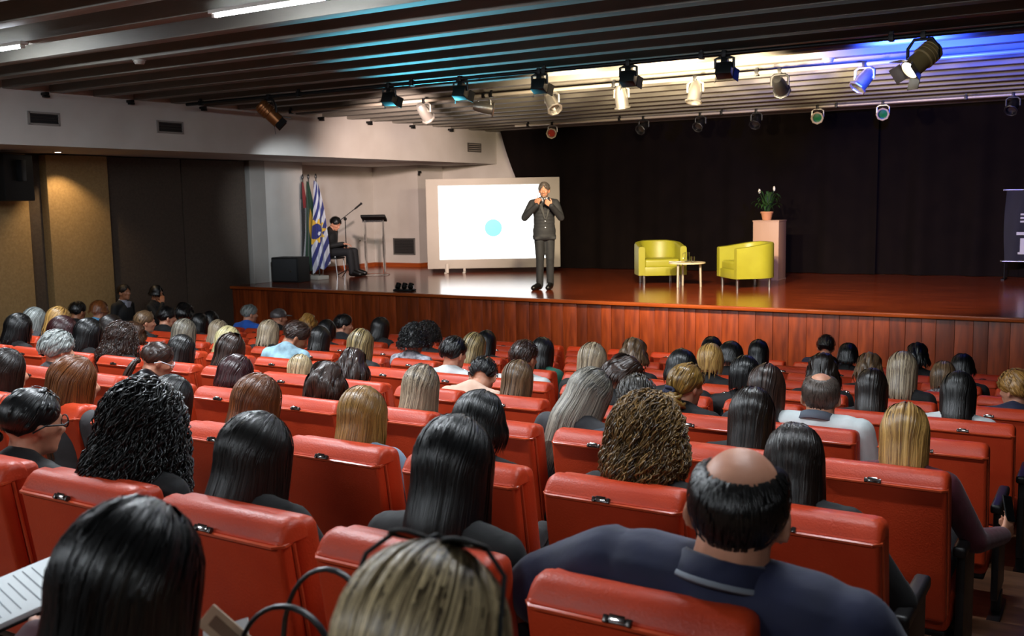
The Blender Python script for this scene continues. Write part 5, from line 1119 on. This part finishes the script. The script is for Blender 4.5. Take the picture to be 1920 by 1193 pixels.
# house fluorescent fittings (those in view and the rows behind)
m_tube = bpy.data.materials.new('tube_glow'); m_tube.use_nodes = True; q_ = m_tube.node_tree.nodes['Principled BSDF']; q_.inputs['Emission Color'].default_value = (.86, .93, 1, 1); q_.inputs['Emission Strength'].default_value = 180
tub_names = {0: 'lit fluorescent tube at the upper left edge under a beam', 1: 'lit fluorescent tube at the top centre left under a beam'}
for i, (x, y, _p) in enumerate(TUBES):
    t = thing('tube_light', tub_names.get(i, 'lit fluorescent tube outside the frame on the audience ceiling'), 'ceiling light', (x, y, CEIL), 0, 'house fluorescent lights')
    b = NB(); box(b, (0, 0, -.01), (1.25, .08, .03), .004); part('fitting', b, m_white, t)
    b = NB(); tube(b, [(-.57, 0, -.038), (.57, 0, -.038)], .014, 10); part('tube', b, m_tube, t)
    for s in (-1, 1): b = NB(); box(b, (s*.59, 0, -.04), (.03, .04, .03), .004); part('tube_holder', b, m_white, t)
# smoke detectors
for (x, y, lab) in ((-8.98, 7.24, 'round smoke detector on a beam at the upper left'), (-3.02, 12.2+.0, 'small round detector under the bright beams near the pipes')):
    yb = BEAM0+.08+.667*round((y-BEAM0-.08)/.667); t = thing('smoke_detector', lab, 'smoke detector', (x, yb, CEIL))
    b = NB(); lathe(b, [(.055, 0), (.06, -.02), (.045, -.045), (.0001, -.05)], 20); part('housing', b, mat('detector_plastic', '9a968e', .5), t, 40)
    b = NB(); lathe(b, [(.07, 0), (.07, -.008), (.05, -.009)], 20); part('base_ring', b, mat('detector_plastic', '9a968e', .5), t, 40)
# recessed downlight in the bulkhead soffit
t = thing('downlight', 'small lit recessed downlight above the beige wall panel', 'downlight', (-13.5, 9.3, 3.735))
b = NB(); lathe(b, [(.05, 0), (.075, 0), (.075, -.012), (.05, -.012)], 24); part('trim_ring', b, m_white, t, 40)
m_dl = bpy.data.materials.new('downlight_glow'); m_dl.use_nodes = True; q_ = m_dl.node_tree.nodes['Principled BSDF']; q_.inputs['Emission Color'].default_value = (1, .85, .62, 1); q_.inputs['Emission Strength'].default_value = 12
b = NB(); lathe(b, [(.05, -.006), (.04, -.014), (.0001, -.016)], 20); part('lamp', b, m_dl, t)
# air vents on the bulkhead and stage wall
m_vd = mat('vent_dark', '1a1a1b', .7); m_vf = mat('vent_frame', '8a8580', .6)
def vent(lab, x, y, z, w_, h_, axis, frame, slat):
    t = thing('air_vent', lab, 'vent', (x, y, z), rad(90) if axis == 'x' else 0, 'wall vents')
    b = NB(); box(b, (0, -.005, 0), (w_, .01, h_)); part('backing', b, m_vd, t, 0)
    b = NB()
    for s in (-1, 1): box(b, (s*w_/2, -.012, 0), (.025, .024, h_+.025)); box(b, (0, -.012, s*h_/2), (w_, .024, .025))
    part('frame', b, frame, t, 0)
    n = max(3, int(h_/.035)); sb = NB(); box(sb, (0, 0, 0), (w_-.03, .004, .024), 0, R=M4.Rotation(rad(40), 3, 'X')); sm = mesh_of('slat', sb, 0)
    for q in range(n): ob('slat', sm, slat, t, (0, -.014, -h_/2+h_*(q+.5)/n))
m_vs = mat('vent_slat_dark', '2c2b2a', .6)
vent('dark air vent on the bulkhead at the far left', -12.38, 8.35, 4.09, .44, .15, 'x', m_vf, m_vs)
vent('dark air vent on the bulkhead above the dark wall panel', -12.38, 10.42, 4.085, .46, .16, 'x', m_vf, m_vs)
vent('small pale air vent on the bulkhead near the black curtain', -12.38, 18.67, 4.07, .50, .17, 'x', mat('vent_frame_dark', '55504b', .6), mat('vent_slat_pale', 'a39c92', .6))
vent('grey square air vent low on the stage side wall', -14.32, 18.6, 1.89, .60, .36, 'y', mat('vent_frame_grey', '5e5c59', .6), mat('vent_slat_grey', '3c3b3a', .6))
# small things on the walls
t = thing('wall_sensor', 'tiny black fixture on the stage wall left of the projection screen', 'sensor', (-13.80, 18.57, 3.56)); b = NB(); box(b, (0, 0, .02), (.06, .06, .05), .008); part('body', b, m_blk, t); b = NB(); ell(b, (0, -.03, -.03), (.03, .03, .03)); part('lens', b, m_blk, t, 180)
t = thing('wall_outlet', 'small wall socket behind the clear lectern', 'socket', (-15.19, 18.05, STAGE_Z+.62)); b = NB(); box(b, (0, 0, 0), (.012, .08, .12), .004); part('plate', b, m_white, t); b = NB(); box(b, (.008, 0, 0), (.012, .03, .03), .003); part('socket', b, m_vd, t)
for i in range(9):
    y = BEAM0+.08+.667*(0+2*i)-.2
    if y > 19.2: continue
    t = thing('beam_bracket', '%s dark beam bracket along the bulkhead top, counted from the left edge' % ORD[i+1], 'bracket', (-12.30, y, CEIL), 0, 'brackets along the bulkhead top')
    b = NB(); box(b, (0, 0, -.03), (.12, .05, .04), .006); part('bracket_arm', b, m_dkm, t); b = NB(); box(b, (.02, 0, -.065), (.05, .09, .03), .006); part('clip', b, m_dkm, t)
# wall loudspeaker high on the left wall
t = thing('wall_loudspeaker', 'black loudspeaker hanging high on the left wall at the edge of the frame', 'loudspeaker', (-13.72, 8.62, 3.35), rad(-70))
b = NB(); box(b, (0, 0, 0), (.62, .40, .66), .02); part('cabinet', b, m_blk, t)
b = NB(); box(b, (0, -.205, 0), (.56, .014, .60), .01); part('grille', b, mat('speaker_grille', '121214', .7), t)
b = NB(); box(b, (0, .22, .1), (.10, .12, .30), .01); part('mount', b, m_dkm, t)
